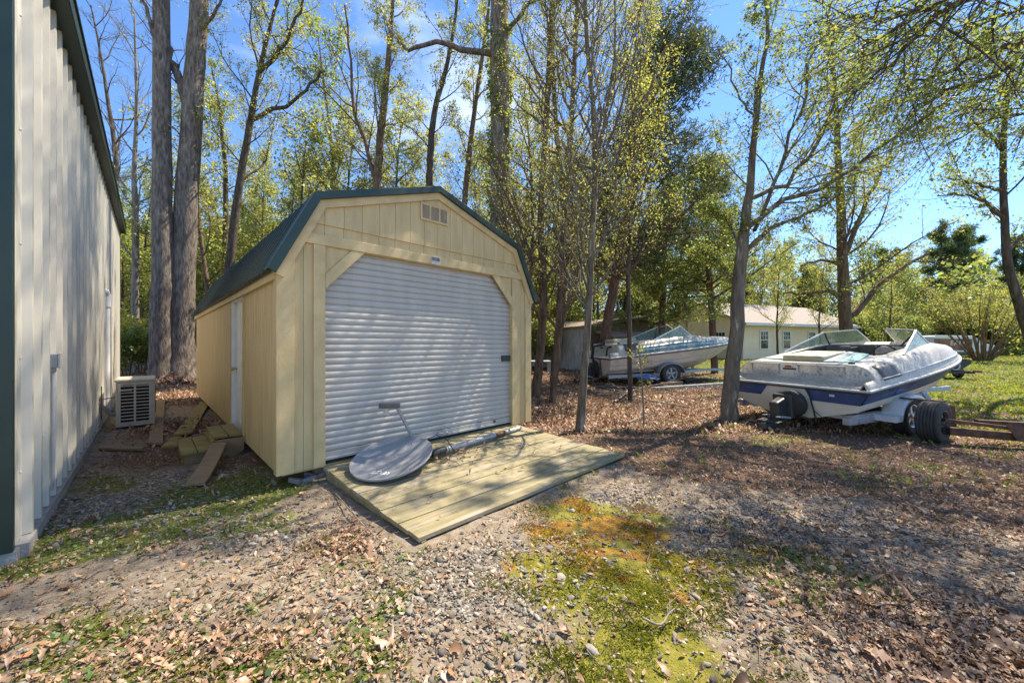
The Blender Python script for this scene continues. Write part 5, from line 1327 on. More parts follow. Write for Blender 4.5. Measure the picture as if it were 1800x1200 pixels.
# dark curved trunk at the right edge
slim('curved_tree', 53, [(1830, 660), (1812, 600), (1793, 540), (1776, 480), (1768, 420), (1764, 340), (1763, 270), (1767, 200), (1775, 140), (1795, 80), (1815, 0)], [30, 27, 24, 21, 18, 16, 14, 12, 10, 7, 4], 10.5, 'dark curved trunk leaning in at the right edge beyond the lawn', BK_dark, LF_grn,
     cfg(n=[14, 7, 6], t0=[.4, .12, .1], len=[2.4, .42, .42], ang=[60, 40, 40], leaf=[0, 3, 7, 13], spread=.07), .075,
     limbs=[([(1764, 265, 10.5), (1742, 240, 10.4), (1718, 222, 10.3), (1695, 205, 10.2)], 7, 2.5, cfg(n=[0, 9, 5], leaf=[0, 1, 2, 4])),
            ([(1763, 335, 10.5), (1735, 328, 10.4), (1700, 318, 10.3), (1660, 312, 10.2)], 6, 2, cfg(n=[0, 9, 5], leaf=[0, 1, 3, 5])),
            ([(1766, 385, 10.5), (1735, 360, 10.3), (1700, 342, 10.2), (1650, 345, 10.1)], 6, 2, cfg(n=[0, 9, 5], leaf=[0, 1, 3, 7])),
            ([(1772, 440, 10.5), (1800, 410, 10.5), (1830, 380, 10.4)], 6, 2, cfg(n=[0, 9, 5], leaf=[0, 2, 4, 9]))])
# overhanging limbs of a tree standing out of frame on the right
T = Tree(61)
cO = cfg(n=[0, 26, 8], t0=[.2, .08, .1], len=[1, .40, .42], ang=[44, 40, 42], leaf=[0, 8, 10, 14], spread=.07, rk=.009, rmin=.003, up=[0, -.02, -.03])
base = np.array([8.6, 4.6, -.05])
tr = [base, base + [0, 0, 2.2], np.array([8.4, 4.7, 4.2]), np.array([8.3, 4.9, 6.5]), np.array([8.2, 5, 9])]
T.trunk(tr, [.24, .19, .16, .12, .07], cfg(n=[8, 6, 5], t0=[.5, .2, .1], len=[2.2, .45, .42], leaf=[0, 1, 3, 7], rk=.01, spread=.05), n=20)
lo = np.array([8.42, 4.7, 4.0])
def limb_px(pts, r0, r1, start):
    T.limb([start] + [np.array(P(*q)) for q in pts], r0, r1, cO, 1, n=20)
limb_px([(1860, 48, 5.2), (1800, 72, 5.3), (1740, 95, 5.4), (1690, 113, 5.5), (1640, 135, 5.6), (1590, 150, 5.6)], .05, .012, lo)
limb_px([(1860, 70, 5.6), (1800, 97, 5.7), (1745, 135, 5.8), (1700, 148, 5.9), (1650, 165, 6.0), (1605, 192, 6.0)], .045, .012, lo)
limb_px([(1880, -60, 5.0), (1800, -30, 5.0), (1700, 0, 5.0), (1600, 20, 5.1), (1500, 30, 5.2), (1420, 45, 5.3)], .05, .01, lo + [0, .05, .8])
limb_px([(1850, -120, 4.6), (1750, -60, 4.6), (1640, 40, 4.8), (1560, 110, 5.0), (1480, 190, 5.2)], .045, .01, lo + [0, .1, 1.2])
limb_px([(1860, 180, 6.4), (1800, 200, 6.6), (1730, 215, 6.8), (1660, 262, 7.0)], .035, .008, lo + [0, .1, -.3])
limb_px([(1900, -160, 4.4), (1790, -90, 4.4), (1680, -30, 4.5), (1580, 40, 4.7), (1500, 100, 4.9)], .045, .01, lo + [0, .1, 1.5])
limb_px([(1870, 110, 7.0), (1790, 150, 7.2), (1720, 185, 7.4), (1640, 230, 7.6), (1570, 250, 7.8)], .035, .008, lo + [0, .1, -.2])
limb_px([(1880, -20, 6.6), (1790, 20, 6.8), (1690, 50, 7.0), (1590, 80, 7.2), (1490, 120, 7.4), (1400, 150, 7.6)], .04, .008, lo + [0, .1, .9])
finish(T, 'overhanging_tree', 'leafy limbs reaching in over the lawn from a tree past the right edge', 'tree', base, BK_dark, LF_grn, .048)
# ================================================================== WOODS BEHIND (prototypes copied with their parts)
def copy_tree(src, loc, rz, sc, label, group):
    r = src.copy(); COL.objects.link(r)
    r.location = loc; r.rotation_euler = (0, 0, rz); r.scale = (sc, sc, sc)
    r['label'] = label; r['group'] = group
    for ch in list(src.children):
        c = ch.copy(); COL.objects.link(c); c.parent = r
    return r

def proto(name, cat, seed, h, r0, c, wood, leafm, ls, lean=.6, kind='leaf', aspect=.6, k=5, multi=1, spreadbase=.0, sides=7):
    T = Tree(seed)
    for m in range(multi):
        az = m * 6.28 / multi + T.rng.random()
        tilt = spreadbase * (.4 + .6 * T.rng.random())
        pts = [np.array([math.cos(az) * .06 * multi * .3, math.sin(az) * .06 * multi * .3, -.1])]
        cur = np.array([math.cos(az) * tilt, math.sin(az) * tilt, 1.0])
        hh = h * (.75 + .25 * T.rng.random()) if multi > 1 else h
        for i in range(6):
            cur = nrmz(cur + T.rng.normal(0, .06 * lean, 3) + UPV * .08)
            pts.append(pts[-1] + cur * hh / 6)
        T.trunk(pts, [r0, r0 * .85, r0 * .72, r0 * .58, r0 * .42, r0 * .26, r0 * .1], c, n=16, sides=sides)
    return finish(T, name, 'x', cat, (0, 0, 0), wood, leafm, ls, None, kind, aspect, .25, k=k)

H1 = cfg(n=[20, 8, 5], t0=[.3, .2, .1], len=[3.8, .45, .42], leaf=[0, 1, 6, 10], rmin=.008, spread=.18)
H2 = cfg(n=[20, 6, 4], t0=[.25, .2, .1], len=[3.0, .45, .42], leaf=[0, 1, 7, 10], rmin=.008, spread=.18, ang=[44, 40, 40])
D1 = cfg(n=[22, 7, 4], t0=[.18, .1, .1], len=[3.0, .45, .42], leaf=[0, 2, 7, 10], rmin=.007, spread=.22, ang=[62, 42, 40], up=[.06, .03, 0])
S1 = cfg(n=[9, 5, 3], t0=[.25, .1, .1], len=[1.1, .5, .42], leaf=[3, 5, 9, 10], rmin=.004, spread=.10, ang=[48, 42, 40])
PN = cfg(levels=2, n=[26, 8, 0], t0=[.5, .3, .1], len=[3.4, .36, .4], ang=[72, 50, 40], taper=.6, leaf=[0, 3, 16, 0], sides=[5, 3, 3], rmin=.01, spread=.16, up=[.08, .06, 0])
CE = cfg(levels=2, n=[60, 8, 0], t0=[.12, .15, .1], len=[2.4, .36, .4], ang=[74, 45, 40], taper=.8, leaf=[0, 16, 18, 0], sides=[4, 3, 3], rmin=.008, spread=.12, up=[.04, .01, 0])
protos = {
    'h1': proto('woodland_tree', 'tree', 101, 13.5, .15, H1, BK_brown, LF_yel, .12),
    'h2': proto('woodland_tree', 'tree', 102, 11.5, .12, H2, BK_dark, LF_yel, .12),
    'h3': proto('woodland_tree', 'tree', 103, 15, .17, H1, BK_pale, LF_grn, .12),
    'd1': proto('woodland_tree', 'tree', 104, 8.0, .11, D1, BK_dark, LF_grn, .15),
    'd2': proto('woodland_tree', 'tree', 105, 6.5, .09, D1, BK_brown, LF_yel, .14),
    's1': proto('understory_shrub', 'shrub', 106, 2.6, .025, S1, BK_brown, LF_grn, .10, multi=6, spreadbase=.55, sides=5),
    's2': proto('understory_shrub', 'shrub', 107, 3.2, .028, S1, BK_brown, LF_yel, .11, multi=5, spreadbase=.4, sides=5),
    'p1': proto('pine_tree', 'pine', 108, 15.5, .19, PN, BK_red, LF_pin, .30, kind='needle', k=4),
    'p2': proto('pine_tree', 'pine', 109, 13, .17, PN, BK_red, LF_pin, .30, kind='needle', k=4),
    'c1': proto('evergreen_tree', 'tree', 110, 8.5, .13, CE, BK_red, LF_olv, .24, kind='needle', k=4),
}
used = set()
def put(kind, px, d, sc, label, group):
    p = AT(px, d)
    rz = (px * 1.7 + d * 3.1) % 6.28
    if kind not in used:
        o = protos[kind]; used.add(kind)
        o.location = p; o.rotation_euler = (0, 0, rz); o.scale = (sc, sc, sc); o['label'] = label; o['group'] = group
        return o
    return copy_tree(protos[kind], p, rz, sc, label, group)

NM = {'h': 'tall thin hardwood', 'd': 'low leafy tree', 's': 'bushy green shrub', 'p': 'tall pine with clumped needles', 'c': 'olive evergreen tree'}
GN = {'h': 'thin hardwoods', 'd': 'low leafy trees', 's': 'bushy shrubs', 'p': 'pines', 'c': 'olive evergreens'}
def grove(items, where, gname):
    for kind, px, d, sc in items:
        put(kind, px, d, sc, NM[kind[0]] + ' ' + where, GN[kind[0]] + ' ' + gname)
grove([('h1', 150, 26, 1.0), ('h3', 222, 30, 1.0), ('h2', 258, 24, 1.05), ('h1', 345, 27, 1.0), ('h2', 180, 34, 1.1), ('h3', 300, 36, 1.05), ('d1', 215, 21, .95), ('d2', 250, 26, 1.2), ('d1', 350, 24, .95),
       ('d2', 300, 31, 1.3), ('d1', 160, 29, 1.2), ('s1', 222, 15.5, .8), ('s2', 250, 17.5, .85), ('s1', 232, 19, 1.0), ('s2', 350, 18.5, .8), ('s1', 275, 23, 1.2), ('s2', 205, 24, 1.2), ('p1', 195, 38, 1.0), ('p2', 240, 42, 1.1), ('p1', 320, 42, 1.0), ('d1', 255, 36, 1.3), ('d2', 345, 36, 1.4), ('s2', 345, 30, 1.3), ('c1', 190, 30, 1.0)],
      'in the woods between the metal building and the tan shed', 'left of the shed')
grove([('h2', 385, 26, 1.0), ('h1', 440, 24, .95), ('h3', 490, 30, 1.05), ('h2', 545, 22, 1.0), ('h1', 590, 28, 1.05), ('h2', 640, 25, 1.0), ('h3', 705, 30, 1.0), ('h1', 730, 23, 1.0), ('h2', 785, 27, 1.05), ('h1', 850, 30, 1.0),
       ('d1', 400, 22, 1.0), ('d2', 450, 28, 1.3), ('d1', 510, 24, 1.1), ('d2', 560, 32, 1.5), ('d1', 610, 24, 1.0), ('d2', 690, 26, 1.2), ('d1', 760, 30, 1.2), ('d2', 840, 25, 1.2), ('s1', 365, 17, .9), ('s2', 375, 22, 1.2),
       ('p2', 420, 36, 1.0), ('p1', 480, 40, 1.05), ('d1', 470, 36, 1.5), ('d1', 400, 34, 1.5), ('p1', 545, 45, 1.0), ('d2', 620, 36, 1.6), ('d1', 700, 38, 1.6), ('d2', 790, 38, 1.6), ('d1', 860, 36, 1.5), ('p2', 370, 44, 1.1)],
      'in the woods rising behind the tan shed roof', 'behind the shed')
grove([('h1', 375, 20, 1.1), ('h3', 585, 22, 1.25), ('h1', 705, 21, 1.15), ('h1', 930, 20, 1.1), ('h2', 530, 19, 1.1), ('h1', 622, 20, 1.0), ('h2', 720, 23, 1.1), ('h2', 835, 22, 1.1), ('h3', 460, 31, 1.2), ('h1', 560, 36, 1.3), ('h3', 880, 30, 1.1)],
      'standing among the trunks nearest behind the tan shed', 'towering over the shed')
grove([('h1', 905, 22, 1.0), ('h2', 930, 27, 1.0), ('h3', 1015, 30, 1.0), ('h2', 1055, 24, .95), ('h1', 1100, 30, 1.0), ('h2', 1150, 33, 1.0), ('d1', 915, 24, 1.0), ('d2', 960, 30, 1.3), ('d1', 1005, 27, 1.1), ('d2', 1045, 32, 1.4),
       ('d1', 1080, 34, 1.4), ('c1', 1120, 30, 1.0), ('s1', 948, 20, 1.0), ('s2', 1000, 27, 1.3), ('s1', 1060, 29, 1.3), ('d2', 910, 34, 1.6), ('d1', 1150, 44, 1.6), ('p1', 965, 40, 1.0), ('p2', 1085, 44, 1.0), ('c1', 945, 33, 1.1), ('d1', 1000, 42, 1.7), ('s2', 935, 26, 1.3), ('s1', 1020, 33, 1.5)],
      'in the woods behind the old wooden outbuilding', 'behind the old outbuilding')
grove([('h3', 1205, 30, .8), ('h2', 1368, 23, .62), ('h2', 1445, 25, .66), ('h1', 1330, 38, .85), ('d1', 1560, 27, .85), ('h2', 1600, 30, .75), ('d2', 1210, 48, 1.9), ('d1', 1270, 52, 2.0), ('d2', 1330, 50, 1.9), ('d1', 1390, 54, 2.0), ('d2', 1450, 52, 1.9), ('d1', 1510, 50, 1.8), ('c1', 1420, 44, 1.2), ('h2', 1360, 56, 1.1), ('h1', 1250, 58, 1.1), ('h2', 1440, 60, 1.1), ('c1', 1300, 46, 1.3)],
      'rising beyond the roof of the white house', 'beyond the white house')
grove([('p2', 1570, 48, 1.0), ('p1', 1630, 44, .95), ('p2', 1668, 46, 1.1), ('p1', 1735, 50, 1.05), ('p2', 1790, 46, 1.1), ('d2', 1540, 42, 1.1), ('d1', 1580, 46, 1.2), ('d2', 1625, 50, 1.3), ('d1', 1672, 48, 1.2), ('d2', 1715, 52, 1.3), ('d1', 1770, 48, 1.3), ('d2', 1815, 46, 1.3),
       ('s1', 1525, 34, 1.5), ('s2', 1560, 36, 1.5), ('s1', 1600, 38, 1.6), ('s2', 1640, 42, 1.6), ('s1', 1690, 42, 1.6), ('s2', 1740, 42, 1.6), ('s1', 1790, 42, 1.6), ('c1', 1760, 40, .9), ('c1', 1600, 42, .9), ('s2', 1515, 40, 1.7), ('d1', 1850, 44, 1.4), ('c1', 1700, 60, 1.3), ('d1', 1620, 62, 1.7), ('d2', 1740, 64, 1.8), ('d1', 1550, 60, 1.7), ('d2', 1680, 58, 1.6), ('d1', 1800, 60, 1.7)],
      'along the far edge of the lawn', 'along the far edge of the lawn')
# far wood that reads as one mass behind all of these
rng = np.random.default_rng(77)
n = 110000
ang = rng.uniform(-1.15, 1.15, n); rad = rng.uniform(58, 82, n)
x = np.sin(ang) * rad; y = np.cos(ang) * rad
top = 6.5 + 2.5 * np.sin(ang * 23) + 1.8 * np.sin(ang * 57 + 1) + 1.2 * np.sin(ang * 131 + 2)
z = .2 + top * rng.random(n) ** .85
keep = y > 20
p = np.stack([x, y, z], 1)[keep]; d = nrmz(rng.normal(0, 1, p.shape))
v, f, c = leaf_arrays(rng, p, d, .42, .2, .8)
o = fast_mesh('distant_wood', v, 4, f, LF_grn, None, False, c); o['kind'] = 'stuff'; o['label'] = 'far wood beyond the lawn and buildings reading as one green mass'; o['category'] = 'woods'

# multi stemmed shrub on the lawn
T = Tree(71)
b = AT(1727, 27)
cm = cfg(n=[8, 5, 4], t0=[.45, .2, .1], len=[1.5, .5, .42], ang=[26, 32, 38], leaf=[0, 1, 3, 6], spread=.12, rmin=.008, up=[.05, .05, .02])
for i in range(26):
    az = i * 2.4; tl = .12 + .62 * ((i * 7) % 26) / 26
    pts = [np.array(b) + [math.cos(az) * .35, math.sin(az) * .35, -.05]]; cur = nrmz(np.array([math.cos(az) * tl, math.sin(az) * tl, 1.0]))
    hh = 4.6 + 1.6 * T.rng.random()
    for k in range(5):
        cur = nrmz(cur + T.rng.normal(0, .05, 3) + np.array([math.cos(az), math.sin(az), 0]) * .03); pts.append(pts[-1] + cur * hh / 5)
    T.trunk(pts, [.055, .05, .042, .034, .025, .012], cm, n=9, sides=6)
finish(T, 'multi_stemmed_shrub', 'big fan shaped shrub of many bare stems on the lawn before the white van', 'shrub', b, bark('tan_smooth_bark', (.26, .17, .09), (.14, .09, .05), None, 6, .3), LF_yel, .085)
# ================================================================== GROUND
def vnoise(x, y, s, seed):
    """smooth value noise"""
    x = np.asarray(x) * s + seed * 17.3; y = np.asarray(y) * s + seed * 9.1
    xi = np.floor(x).astype(np.int64); yi = np.floor(y).astype(np.int64)
    fx = x - xi; fy = y - yi; fx = fx * fx * (3 - 2 * fx); fy = fy * fy * (3 - 2 * fy)
    def h(a, b):
        n = (a * 374761393 + b * 668265263 + seed * 1442695) & 0xffffffff
        n = ((n ^ (n >> 13)) * 1274126177) & 0xffffffff
        return ((n ^ (n >> 16)) & 0xffff) / 65535.0
    return (h(xi, yi) * (1 - fx) + h(xi + 1, yi) * fx) * (1 - fy) + (h(xi, yi + 1) * (1 - fx) + h(xi + 1, yi + 1) * fx) * fy
def fbm(x, y, s, seed, o=4):
    v = 0; a = .5
    for i in range(o): v = v + a * vnoise(x, y, s * 2 ** i, seed + i); a *= .5
    return v / (1 - .5 ** o)
def sst(x, a, b):
    t = np.clip((np.asarray(x, float) - a) / (b - a), 0, 1); return t * t * (3 - 2 * t)
def blob(x, y, cx, cy, rx, ry, rot=0):
    c, s = math.cos(rot), math.sin(rot); dx = x - cx; dy = y - cy
    u = (dx * c + dy * s) / rx; v = (-dx * s + dy * c) / ry
    return np.exp(-(u * u + v * v))

def zones(x, y):
    n1 = fbm(x, y, 1.1, 3); n2 = fbm(x, y, 3.0, 7); n3 = fbm(x, y, .35, 11)
    e = (n1 - .5) * 1.6 + (n2 - .5) * .9
    # leaf litter: right and far, plus drifts by the walls
    lit = sst(y + .55 * (x - 1.2) + e * .9, 3.75, 5.0) * sst(x, -.6, .3)
    lit = np.maximum(lit, sst(y, 8.0, 9.5) * (x < 1))
    lit = np.maximum(lit, .9 * blob(x, y, 2.4, 1.75, .85, .5) + e * .4)
    lit = np.maximum(lit, .9 * blob(x, y, -4.4, 4.9, .9, .7) + .8 * blob(x, y, -5.6, 6.3, .9, .9) + e * .3)
    lit = np.maximum(lit, .55 * blob(x, y, -1.5, 1.75, 1.0, .35) + e * .4)
    lit = np.maximum(lit, .8 * blob(x, y, -1.25, 2.75, .30, .35) + .7 * blob(x, y, -3.2, 4.6, .5, .5) + e * .3)
    # pale and grey gravel
    gra = np.maximum(blob(x, y, .05, 2.35, .95, .55, .35), (.9 + .4 * e) * blob(x, y, 2.3, 2.75, 1.9, 1.0, .25))
    gra = np.maximum(gra, np.maximum(1.1 * blob(x, y, -3.35, 3.7, .8, .9, .8), .9 * blob(x, y, .9, 3.4, 1.0, .5, .7)))
    gra = np.maximum(gra, .85 * blob(x, y, -2.2, 2.9, .9, .35)) + e * .45
    # moss
    mos = np.maximum(1.05 * blob(x, y, .66, 3.05, .75, .60, .2), np.maximum(1.05 * blob(x, y, .66, 2.3, .72, .50, -.2), 1.1 * blob(x, y, .62, 1.72, .68, .36, -.1))) * 1.3 + e * .85 - .05
    mos = np.maximum(mos, .75 * blob(x, y, -.9, 3.4, .3, .3) + e * .3)
    ora = .75 * sst(y + e * .6, 2.2, 2.75) * blob(x, y, .80, 2.95, .75, .62) + .8 * blob(x, y, .95, 2.1, .2, .16) + (fbm(x, y, 7, 81, 3) - .5) * 2.6
    ora = ora * np.clip(sst(y, 1.7, 2.4), 0, 1)
    # grass and clover
    grs = np.maximum(1.05 * blob(x, y, -2.75, 2.75, 1.0, .42, .35), np.maximum(.72 * blob(x, y, -.9, 1.55, 1.3, .32), .62 * blob(x, y, -2.2, 1.95, .9, .5)))
    grs = np.maximum(grs, np.maximum(.95 * blob(x, y, -2.6, 3.5, .7, .55), .55 * blob(x, y, .95, 1.5, .7, .2))) + e * 1.1
    lawn = sst(x - .12 * y + (n3 - .5) * 5 + e, 5.2, 8.5) * sst(y, 4.6, 6.5)
    lawn = lawn * (1 - .45 * sst(n1, .5, .62))
    return dict(litter=np.clip(lit * (1 - lawn), 0, 1), gravel=np.clip(gra, 0, 1), moss=np.clip(mos, 0, 1), orange=np.clip(ora, 0, 1), grass=np.clip(grs, 0, 1), lawn=np.clip(lawn, 0, 1))

def axis(lo, a, b, hi, fine, growth):
    v = list(np.arange(a, b, fine)); s = fine; x = v[-1]
    while x < hi: s *= growth; x += s; v.append(x)
    s = fine; x = v[0]; w = []
    while x > lo: s *= growth; x -= s; w.append(x)
    return np.array(w[::-1] + v)
gx = axis(-420, -5.0, 6.0, 420, .04, 1.07); gy = axis(-60, 1.2, 7.0, 560, .04, 1.06)
X, Y = np.meshgrid(gx, gy)
def gheight(x, y):
    near = np.exp(-((np.hypot(x, y - 3)) / 14) ** 2)
    return gz(x, y) + ((fbm(x, y, 1.6, 21) - .5) * .05 + (fbm(x, y, 9, 31, 2) - .5) * .012) * near - .012
Z = gheight(X, Y)
zn = zones(X, Y)
V = np.stack([X, Y, Z], -1).reshape(-1, 3)
ny, nx = X.shape
i = np.arange(ny - 1)[:, None]; j = np.arange(nx - 1)[None]
Fc = np.stack([i * nx + j, i * nx + j + 1, (i + 1) * nx + j + 1, (i + 1) * nx + j], -1).reshape(-1, 4)

def ground_mat():
    m = bpy.data.materials.new('soil_gravel_moss_ground'); m.use_nodes = True
    t = m.node_tree; L = t.links; b = t.nodes['Principled BSDF']; b.inputs['Roughness'].default_value = .95; b.inputs['Specular IOR Level'].default_value = .15
    tc = t.nodes.new('ShaderNodeTexCoord')
    def noise(scale, detail=6, rough=.6):
        n = t.nodes.new('ShaderNodeTexNoise'); n.inputs['Scale'].default_value = scale; n.inputs['Detail'].default_value = detail; n.inputs['Roughness'].default_value = rough
        L.new(tc.outputs['Object'], n.inputs['Vector']); return n
    def ramp(src, stops):
        r = t.nodes.new('ShaderNodeValToRGB'); e = r.color_ramp.elements
        while len(e) > 1: e.remove(e[-1])
        e[0].position = stops[0][0]; e[0].color = (*stops[0][1], 1)
        for p, c in stops[1:]:
            q = e.new(p); q.color = (*c, 1)
        L.new(src, r.inputs['Fac']); return r
    def mix(fac, a, bb):
        x = t.nodes.new('ShaderNodeMixRGB'); L.new(fac, x.inputs['Fac']); L.new(a, x.inputs['Color1']); L.new(bb, x.inputs['Color2']); return x.outputs['Color']
    n_s = noise(55, 8, .7); n_m = noise(14, 8, .65); n_l = noise(3, 6)
    dirt = ramp(n_m.outputs['Fac'], [(.3, (.16, .12, .08)), (.5, (.27, .215, .155)), (.68, (.36, .30, .225))]).outputs['Color']
    vor = t.nodes.new('ShaderNodeTexVoronoi'); vor.inputs['Scale'].default_value = 48; L.new(tc.outputs['Object'], vor.inputs['Vector'])
    sep = t.nodes.new('ShaderNodeSeparateColor'); L.new(vor.outputs['Color'], sep.inputs['Color'])
    grav = ramp(sep.outputs['Red'], [(0, (.08, .066, .052)), (.4, (.165, .14, .112)), (.75, (.28, .245, .20)), (1, (.42, .38, .32))]).outputs['Color']
    litt = ramp(n_s.outputs['Fac'], [(.3, (.045, .03, .02)), (.48, (.14, .085, .055)), (.62, (.26, .17, .115)), (.75, (.36, .26, .19))]).outputs['Color']
    moss = ramp(n_m.outputs['Fac'], [(.3, (.09, .088, .018)), (.5, (.21, .195, .03)), (.7, (.33, .27, .06))]).outputs['Color']
    oran = ramp(n_m.outputs['Fac'], [(.3, (.14, .06, .014)), (.5, (.30, .16, .03)), (.7, (.38, .25, .05))]).outputs['Color']
    gras = ramp(n_m.outputs['Fac'], [(.32, (.05, .065, .015)), (.5, (.11, .135, .025)), (.7, (.19, .18, .06))]).outputs['Color']
    def attr(n):
        a = t.nodes.new('ShaderNodeAttribute'); a.attribute_name = n; return a
    def edged(src, lo=.35, hi=.65):
        ad = t.nodes.new('ShaderNodeMath'); ad.operation = 'ADD'
        sc = t.nodes.new('ShaderNodeMath'); sc.operation = 'MULTIPLY_ADD'; sc.inputs[1].default_value = .7; sc.inputs[2].default_value = -.35
        L.new(n_m.outputs['Fac'], sc.inputs[0]); L.new(src, ad.inputs[0]); L.new(sc.outputs[0], ad.inputs[1])
        mr = t.nodes.new('ShaderNodeMapRange'); mr.interpolation_type = 'SMOOTHSTEP'; mr.inputs['From Min'].default_value = lo; mr.inputs['From Max'].default_value = hi
        L.new(ad.outputs[0], mr.inputs['Value']); return mr.outputs['Result']
    c = dirt
    for nm, col in (('gravel', grav), ('litter', litt), ('grass', gras), ('lawn', gras)): c = mix(edged(attr(nm).outputs['Fac']), c, col)
    mo = mix(edged(attr('orange').outputs['Fac']), moss, oran)
    c = mix(edged(attr('moss').outputs['Fac']), c, mo)
    L.new(c, b.inputs['Base Color'])
    bp = t.nodes.new('ShaderNodeBump'); bp.inputs['Strength'].default_value = .7; bp.inputs['Distance'].default_value = .025
    L.new(n_s.outputs['Fac'], bp.inputs['Height']); L.new(bp.outputs['Normal'], b.inputs['Normal'])
    return m
ground = fast_mesh('ground', V, 4, Fc, ground_mat(), None, True)
ground['kind'] = 'structure'; ground['label'] = 'flat yard ground of soil, gravel, moss and dead leaves'
for k_ in zn:
    at = ground.data.attributes.new(k_, 'FLOAT', 'POINT'); at.data.foreach_set('value', np.ascontiguousarray(zn[k_].ravel(), np.float32))

def blocked(x, y, pad=0.0):
    """inside the shed, the ramp footprint or the metal building"""
    dx = x + 2.309; dy = y - 3.692
    u = dx * math.cos(TH) + dy * math.sin(TH); v = -dx * math.sin(TH) + dy * math.cos(TH)
    a = (u > -.0 - pad) & (u < SW + .02 + pad) & (v > -.02) & (v < SL)
    r = (u > .36 - pad) & (u < 3.42 + pad) & (v > -1.93 - pad) & (v < .05)
    dx = x + 3.34; dy = y - 2.474
    w = (dx * math.cos(BA) + dy * math.sin(BA) < .05) & (dy * math.cos(BA) - dx * math.sin(BA) > -.05)
    return a | r | w
def scatter(rng, n, x0, x1, y0, y1, key, power=1.0, pers=True):
    """points in the visible wedge, thinner with distance"""
    y = y0 * (y1 / y0) ** rng.random(n) if pers else rng.uniform(y0, y1, n)
    x = rng.uniform(x0, x1, n) * y if pers else rng.uniform(x0, x1, n)
    ok = ~blocked(x, y)
    x, y = x[ok], y[ok]
    w = zones(x, y); p = sum(w[k] * f for k, f in key.items()) if isinstance(key, dict) else key(w, x, y)
    ok = rng.random(len(x)) < np.clip(p, 0, 1) ** power
    return x[ok], y[ok]

# ---- gravel stones
def ico():
    t = (1 + 5 ** .5) / 2
    v = np.array([(-1, t, 0), (1, t, 0), (-1, -t, 0), (1, -t, 0), (0, -1, t), (0, 1, t), (0, -1, -t), (0, 1, -t), (t, 0, -1), (t, 0, 1), (-t, 0, -1), (-t, 0, 1)], float)
    f = np.array([(0, 11, 5), (0, 5, 1), (0, 1, 7), (0, 7, 10), (0, 10, 11), (1, 5, 9), (5, 11, 4), (11, 10, 2), (10, 7, 6), (7, 1, 8), (3, 9, 4), (3, 4, 2), (3, 2, 6), (3, 6, 8), (3, 8, 9), (4, 9, 5), (2, 4, 11), (6, 2, 10), (8, 6, 7), (9, 8, 1)])
    return nrmz(v), f
IV, IF = ico()
def subdiv(v, f):
    v = list(map(tuple, v)); cache = {}; nf = []
    def mid(a, b):
        k = (min(a, b), max(a, b))
        if k not in cache:
            p = (np.array(v[a]) + np.array(v[b])); v.append(tuple(p / np.linalg.norm(p))); cache[k] = len(v) - 1
        return cache[k]
    for a, b, c in f:
        x, y, z = mid(a, b), mid(b, c), mid(c, a); nf += [(a, x, z), (b, y, x), (c, z, y), (x, y, z)]
    return np.array(v), np.array(nf)
IV2, IF2 = subdiv(IV, IF)
def stones(name, x, y, size, rng, fine, label):
    bv, bf = (IV2, IF2) if fine else (IV, IF)
    n = len(x); m = len(bv)
    sc = size[:, None] * np.stack([rng.uniform(.7, 1.3, n), rng.uniform(.6, 1.0, n), rng.uniform(.35, .65, n)], 1)
    # angular: flatten the unit sphere against random planes
    P0 = np.repeat(bv[None], n, 0) * (1 + rng.normal(0, .10, (n, m, 1)))
    for _ in range(4):
        nn = nrmz(rng.normal(0, 1, (n, 1, 3))); dd = (P0 * nn).sum(-1, keepdims=True); P0 = P0 - nn * np.maximum(0, dd - .62)
    P0 = P0 * sc[:, None, :]
    a = rng.random(n) * 6.28; ca, sa = np.cos(a)[:, None], np.sin(a)[:, None]
    tx, ty = rng.normal(0, .3, (n, 1)), rng.normal(0, .3, (n, 1))
    xx = P0[..., 0] * ca - P0[..., 1] * sa; yy = P0[..., 0] * sa + P0[..., 1] * ca; zz = P0[..., 2] + tx * xx + ty * yy
    V = np.stack([xx + x[:, None], yy + y[:, None], zz + (gheight(x, y) + size * .18)[:, None]], -1).reshape(-1, 3)
    F3 = (bf[None] + (np.arange(n) * m)[:, None, None]).reshape(-1, 3)
    g = rng.choice([.30, .42, .58, .76, 1.0], n, p=[.16, .26, .28, .2, .1]) * rng.uniform(.85, 1.15, n)
    wm = rng.random(n)
    c = np.stack([g * (1 + .10 * (wm - .45)), g * (1 + .0 * wm), g * (1 - .16 * (wm - .35))], 1)
    o = fast_mesh(name, V, 3, F3, M_stone, None, False, np.repeat(c, m, 0)); o['kind'] = 'stuff'; o['label'] = label; o['category'] = 'gravel'
    return o
M_stone = pmat('gravel_stone', (.47, .41, .33), (.32, .275, .215), scale=60, rough=.85, tint=True, bump=.3, bscale=150, bdist=.004)
rng = np.random.default_rng(201)
key = lambda w, x, y: np.clip(w['gravel'] * 1.15 + .13, 0, 1) * (1 - .62 * w['moss']) * (1 - .6 * w['litter']) * (1 - .7 * w['lawn'])
x, y = scatter(rng, 17000, -1.5, 1.45, 1.45, 3.6, key)
stones('gravel', x, y, rng.lognormal(math.log(.0118), .38, len(x)).clip(.006, .03), rng, True, 'loose grey and white gravel in the foreground')
x, y = scatter(rng, 18000, -1.45, 1.45, 1.45, 6.5, key)
stones('fine_gravel', x, y, rng.lognormal(math.log(.008), .35, len(x)).clip(.005, .03), rng, False, 'small gravel spread over the yard')

